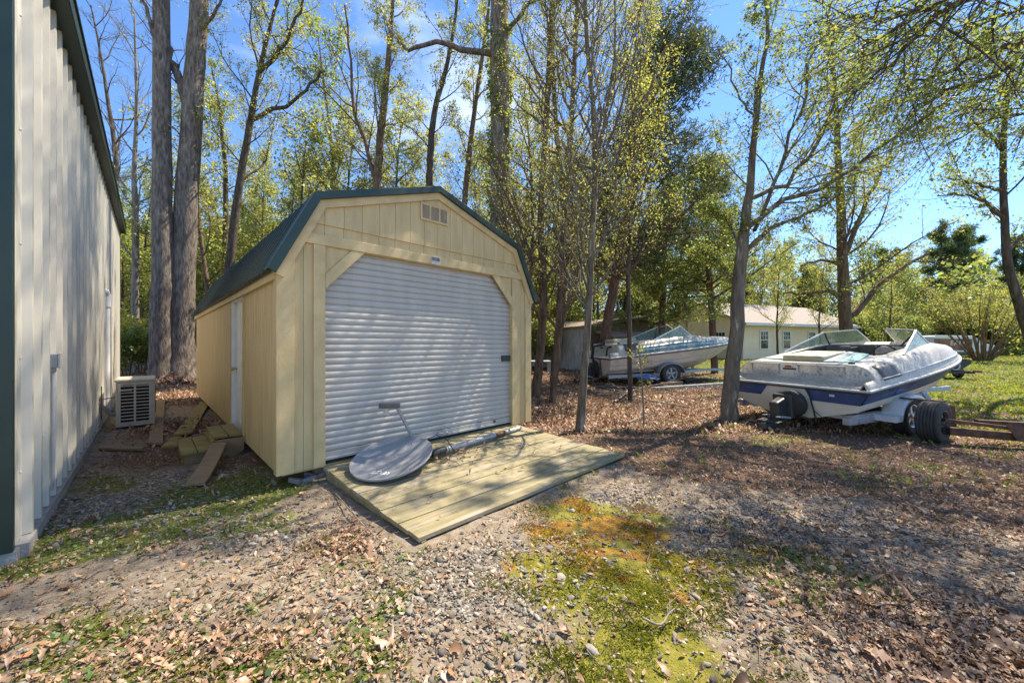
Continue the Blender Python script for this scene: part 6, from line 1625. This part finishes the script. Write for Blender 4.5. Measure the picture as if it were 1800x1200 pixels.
# ---- dead leaves
M_leafd = None
def dead_leaf_mat():
    m = leaf_mat('dead_leaf', (.37, .255, .165), (.26, .15, .08), .2, .2); return m
M_leafd = dead_leaf_mat()
OAK = np.array([(0, 0), (.10, .04), (.16, .15), (.24, .07), (.36, .26), (.45, .10), (.58, .27), (.66, .11), (.80, .17), (.88, .07), (1, 0)])
def leaf_template(kind):
    if kind == 'oak':
        u = OAK
        top = [(a, b) for a, b in u]; bot = [(a, -b) for a, b in u]
    else:
        ts = np.linspace(0, 1, 5); top = [(t, .19 * math.sin(PI * t ** .85) + (.05 if k_ == 1 else 0)) for k_, t in enumerate(ts)]; bot = [(a, -b) for a, b in top]
    n = len(top)
    v = np.array(top + [(a, 0) for a, b in top] + bot)
    f = []
    for i in range(n - 1): f += [(i, i + 1, n + i + 1, n + i), (n + i, n + i + 1, 2 * n + i + 1, 2 * n + i)]
    return v, np.array(f)
LEAFC = np.array([(1.0, .95, .95), (1.15, 1.05, 1.0), (.75, .66, .6), (1.25, 1.22, 1.25), (.5, .42, .38), (1.1, .85, .65), (.9, .75, .62), (1.35, 1.3, 1.2)])
def dead_leaves(name, x, y, size, rng, kind, label, zoff=.004, tilt=.35, curl=1.0, z=None):
    v, f = leaf_template(kind); n = len(x); m = len(v)
    L_ = size[:, None]
    lx = (v[:, 0] - .5)[None] * L_; ly = v[:, 1][None] * L_ * rng.uniform(.7, 1.1, (n, 1))
    c1 = rng.normal(.15, .8, (n, 1)) * curl; c2 = rng.normal(.25, .95, (n, 1)) * curl
    lz = c1 * (lx / L_) ** 2 * L_ * 1.2 + c2 * (ly / L_) ** 2 * L_ * 3 + rng.normal(0, .02, (n, m)) * L_ * curl
    a = rng.random((n, 1)) * 6.28; ca, sa = np.cos(a), np.sin(a)
    tx, ty = rng.normal(0, tilt, (n, 1)), rng.normal(0, tilt, (n, 1))
    lz = lz + tx * lx + ty * ly
    xx = lx * ca - ly * sa; yy = lx * sa + ly * ca
    zmin = lz.min(1, keepdims=True)
    base = gheight(x, y) if z is None else z
    V = np.stack([xx + x[:, None], yy + y[:, None], lz - zmin * .8 + (base + zoff + rng.random(n) * .012)[:, None]], -1).reshape(-1, 3)
    F4 = (f[None] + (np.arange(n) * m)[:, None, None]).reshape(-1, 4)
    c = LEAFC[rng.integers(0, len(LEAFC), n)] * rng.uniform(.75, 1.15, (n, 1))
    o = fast_mesh(name, V, 4, F4, M_leafd, None, False, np.repeat(c, m, 0)); o['kind'] = 'stuff'; o['label'] = label; o['category'] = 'dead leaves'
    return o
rng = np.random.default_rng(202)
kl = lambda w, x, y: np.clip(w['litter'] * 1.1 + .06 + .10 * w['grass'] + .10 * w['lawn'] + .6 * w['gravel'] * (x > .9), 0, 1) * (1 - .85 * w['moss'])
x, y = scatter(rng, 3000, -1.5, 1.45, 1.42, 4.2, kl)
dead_leaves('dead_oak_leaves', x, y, rng.lognormal(math.log(.046), .45, len(x)).clip(.02, .13), rng, 'oak', 'brown lobed oak leaves lying across the foreground')
x, y = scatter(rng, 85000, -1.45, 1.45, 1.45, 9.0, lambda w, x, y: np.clip(kl(w, x, y) * (1 - .45 * ((x < .8) & (y < 2.6))) + .17 * (1 - .8 * w['moss']), 0, 1))
dead_leaves('dead_leaf_litter', x, y, (rng.lognormal(math.log(.027), .45, len(x)) * (.75 + .05 * y)).clip(.008, .09), rng, 'plain', 'layer of small dead leaves in front of the boats')
x, y = scatter(rng, 95000, -1.45, 1.45, 6.0, 30.0, lambda w, x, y: np.clip(w['litter'] + .12 * w['lawn'], 0, 1))
dead_leaves('dead_leaf_litter', x, y, rng.lognormal(math.log(.062), .35, len(x)).clip(.025, .15), rng, 'plain', 'dead leaf litter under the trees farther back', tilt=.45)
# leaves blown onto the ramp
n = 90; u = np.concatenate([rng.normal(1.55, .22, 60), rng.uniform(.5, 3.3, 30)]); v = np.concatenate([rng.normal(-.66, .10, 60), rng.uniform(-1.75, -.1, 30)])
pts = np.array([SP(a, b) for a, b in zip(u, v)]); zz = np.array([ramp_z(a, b) for a, b in zip(u, v)]) + .004 + np.concatenate([rng.random(60) * .03, np.zeros(30)])
dead_leaves('dead_leaves_on_ramp', pts[:, 0], pts[:, 1], rng.uniform(.03, .075, n), rng, 'oak', 'dry brown leaves caught beside the pipe on the ramp', .002, .3, 1.2, zz)
# drift of leaves against the big trunk
c0 = np.array(G(312, 672)); n = 500; a = rng.random(n) * 6.28; r = rng.random(n) ** .6
x = c0[0] + np.cos(a) * r * .75; y = c0[1] - .25 + np.sin(a) * r * .35; 
dead_leaves('leaf_heap', x, y, rng.uniform(.08, .16, n), rng, 'plain', 'heap of curled brown leaves at the foot of the thickest grey trunk', .0, .6, 1.2, gheight(x, y) + .38 * (1 - r) * rng.random(n))

# ---- moss tufts, clover and grass
def blades(name, x, y, h, w, rng, mat, col, label, cat, lean=.5, z=None):
    n = len(x); a = rng.random(n) * 6.28
    dx, dy = np.cos(a), np.sin(a); lx, ly = rng.normal(0, lean, n) * h, rng.normal(0, lean, n) * h
    z0 = (gheight(x, y) if z is None else z) - .002
    v = np.stack([np.stack([x - dx * w, y - dy * w, z0], 1), np.stack([x + dx * w, y + dy * w, z0], 1), np.stack([x + dx * w * .6 + lx * .5, y + dy * w * .6 + ly * .5, z0 + h * .65], 1), np.stack([x + lx, y + ly, z0 + h * (1 - .3 * lean)], 1)], 1).reshape(-1, 3)
    o = fast_mesh(name, v, 4, np.arange(n * 4), mat, None, False, np.repeat(col, 4, 0)); o['kind'] = 'stuff'; o['label'] = label; o['category'] = cat
    return o
LF_moss = leaf_mat('moss_tuft', (.23, .21, .03), (.30, .26, .04), .3, .35)
LF_gr = leaf_mat('grass_blade', (.13, .165, .03), (.32, .38, .06), .3, .45)
x, y = scatter(rng, 95000, -.35, 1.0, 1.45, 3.8, lambda w, x, y: w['moss'] ** 1.3 * (fbm(x, y, 4, 72) > .30))
wz = zones(x, y); og = np.clip(wz['orange'] * 1.2 - .25 + rng.normal(0, .15, len(x)), 0, 1)[:, None]
gsh = sst(2.45 - y, -.2, .35)[:, None]
col = (np.array([[1.35, 1.15, .6]]) * (1 - gsh) + np.array([[.85, 1.0, .6]]) * gsh) * (1 - og) + np.array([[1.35, .72, .45]]) * og
blades('moss', x, y, rng.uniform(.006, .014, len(x)) * (.5 + 2.2 * sst(fbm(x, y, 5, 73), .35, .7)), rng.uniform(.002, .004, len(x)), rng, LF_moss, col * (.6 + 1.1 * fbm(x, y, 6, 71))[:, None] * rng.uniform(.7, 1.2, (len(x), 1)), 'patch of yellow green and rusty orange moss before the ramp', 'moss', .8)
x, y = scatter(rng, 42000, -1.5, 1.2, 1.42, 4.8, lambda w, x, y: np.clip(w['grass'] - .05, 0, 1) * (vnoise(x, y, 7, 44) > .36))
col = np.stack([rng.uniform(.8, 1.5, len(x)), rng.uniform(.9, 1.3, len(x)), rng.uniform(.6, 1.1, len(x))], 1)
blades('low_grass', x, y, rng.uniform(.015, .045, len(x)), rng.uniform(.0015, .003, len(x)), rng, LF_gr, col, 'short grass and weeds at the near left', 'grass', .7)
# clover and rosette weeds: small round leaves on the ground
x, y = scatter(rng, 3200, -1.5, 1.0, 1.42, 4.4, lambda w, x, y: np.clip(w['grass'] * .9 - .1, 0, 1) * (vnoise(x, y, 5, 45) > .42) + .014)
k = 7
px_ = np.repeat(x, k) + rng.normal(0, .022, len(x) * k); py_ = np.repeat(y, k) + rng.normal(0, .022, len(x) * k)
p3 = np.stack([px_, py_, gheight(px_, py_) + rng.uniform(.005, .03, len(px_))], 1)
v, f, c = leaf_arrays(rng, p3, nrmz(rng.normal(0, 1, p3.shape) * [1, 1, .2]), .022, -.15, .85)
o = fast_mesh('clover', v, 4, f, leaf_mat('clover_leaf', (.12, .17, .035), (.28, .38, .06), .3, .4), None, False, c); o['kind'] = 'stuff'; o['label'] = 'bright green clover and weeds among the oak leaves'; o['category'] = 'clover'
x, y = scatter(rng, 90000, .3, 1.6, 4.6, 34, lambda w, x, y: w['lawn'] ** 1.2 * (.25 + .75 * (fbm(x, y, .9, 51) > .46)))
hh = rng.uniform(.03, .08, len(x)) * (1 + .02 * y)
col = np.stack([rng.uniform(.9, 1.7, len(x)), rng.uniform(.95, 1.4, len(x)), rng.uniform(.6, 1.0, len(x))], 1)
blades('lawn_grass', x, y, hh, .003 + .0011 * y * rng.uniform(.6, 1.3, len(x)), rng, LF_gr, col, 'patchy sunlit lawn beyond the boats', 'grass', .6)
x, y = scatter(rng, 3000, .1, 1.4, 3.6, 9, lambda w, x, y: .9 * (fbm(x, y, 1.3, 61) > .60))
blades('grass_tufts', x, y, rng.uniform(.03, .11, len(x)), rng.uniform(.002, .005, len(x)), rng, LF_gr, np.stack([rng.uniform(.8, 1.3, len(x)), rng.uniform(.9, 1.3, len(x)), rng.uniform(.6, 1, len(x))], 1), 'scattered grass tufts in the dead leaves around the trailer', 'grass', .5)
# twigs
M_twig = pmat('dry_twig', (.30, .25, .19), (.16, .125, .09), scale=20, rough=.9)
def twig_stuff():
    T = Tree(91); r = T.rng
    x, y = scatter(r, 900, -1.4, 1.4, 1.5, 10, lambda w, x, y: .25 + .6 * w['litter'])
    for a, b in zip(x, y):
        L_ = r.uniform(.05, .28) * (1 + .08 * b); th = r.random() * 6.28; q = [np.array([a, b, float(gheight(a, b)) + .012])]
        for k in range(3): th += r.normal(0, .35); q.append(q[-1] + np.array([math.cos(th), math.sin(th), r.normal(.02, .10)]) * L_ / 3)
        T.add(np.array(q), np.linspace(r.uniform(.0018, .005), .001, 4), 4)
    V, Fc = T.wood_arrays(); o = fast_mesh('twig_litter', V, 4, Fc, M_twig, None, True); o['kind'] = 'stuff'; o['label'] = 'small dry twigs strewn over the ground'; o['category'] = 'twigs'
twig_stuff()
def branch_thing(pts, r0, label, seed, forks=0, lift=.02, mat=None):
    T = Tree(seed); q = [np.array(G(*p)) + [0, 0, lift + .01 * i] for i, p in enumerate(pts)]
    P_ = catmull(q, 12); T.add(P_, np.linspace(r0, r0 * .4, 12), 7)
    for i in range(forks):
        j = 2 + int(T.rng.random() * 8); d = nrmz(P_[j + 1] - P_[j]); s_ = T.rng.choice([-1, 1]); l = T.rng.uniform(.15, .45) * np.linalg.norm(P_[-1] - P_[0])
        d2 = nrmz(d + s_ * np.array([-d[1], d[0], .3 * s_]) * .7); T.add(np.array([P_[j], P_[j] + d2 * l * .5 + [0, 0, .02], P_[j] + d2 * l + T.rng.normal(0, .04, 3) * [1, 1, .2]]), np.array([r0 * .5, r0 * .35, r0 * .12]), 5)
    V, Fc = T.wood_arrays(); o = fast_mesh('fallen_branch', V - q[0], 4, Fc, mat or M_twig, None, True); o.location = q[0]; tag(o, label, 'branch')
branch_thing([(1422, 928), (1432, 948), (1470, 956), (1530, 957)], .009, 'bent pale stick lying on the grey gravel at the right', 301, 1)
branch_thing([(1130, 1092), (1160, 1108), (1175, 1092), (1186, 1085)], .007, 'dark forked twig on the green moss', 302, 2)
branch_thing([(988, 947), (1020, 946), (1058, 947)], .004, 'thin straight pale stick across the orange moss', 303)
branch_thing([(1080, 710), (1112, 690), (1160, 680), (1200, 690)], .03, 'long dead branch in the brush pile before the teal boat', 304, 6, .06)
branch_thing([(1060, 668), (1090, 690), (1125, 712)], .022, 'slanting dead branch at the left of the brush pile', 305, 5, .10)
branch_thing([(1150, 715), (1195, 704), (1240, 716)], .02, 'pale dead branch lying right of the tiny sapling', 306, 4, .03)
branch_thing([(1105, 745), (1130, 735), (1165, 728)], .016, 'short pale stick by the foot of the tiny sapling', 307, 2, .03)
branch_thing([(1210, 722), (1150, 712), (1100, 700), (1050, 700)], .018, 'low grey branch stretched along the front of the brush pile', 308, 5, .08)
branch_thing([(1300, 770), (1320, 768), (1340, 761)], .012, 'white stick on the leaves below the boat stern', 309, 1)
branch_thing([(590, 870), (640, 930), (700, 985)], .006, 'thin twig beside the left edge of the ramp', 310, 1)
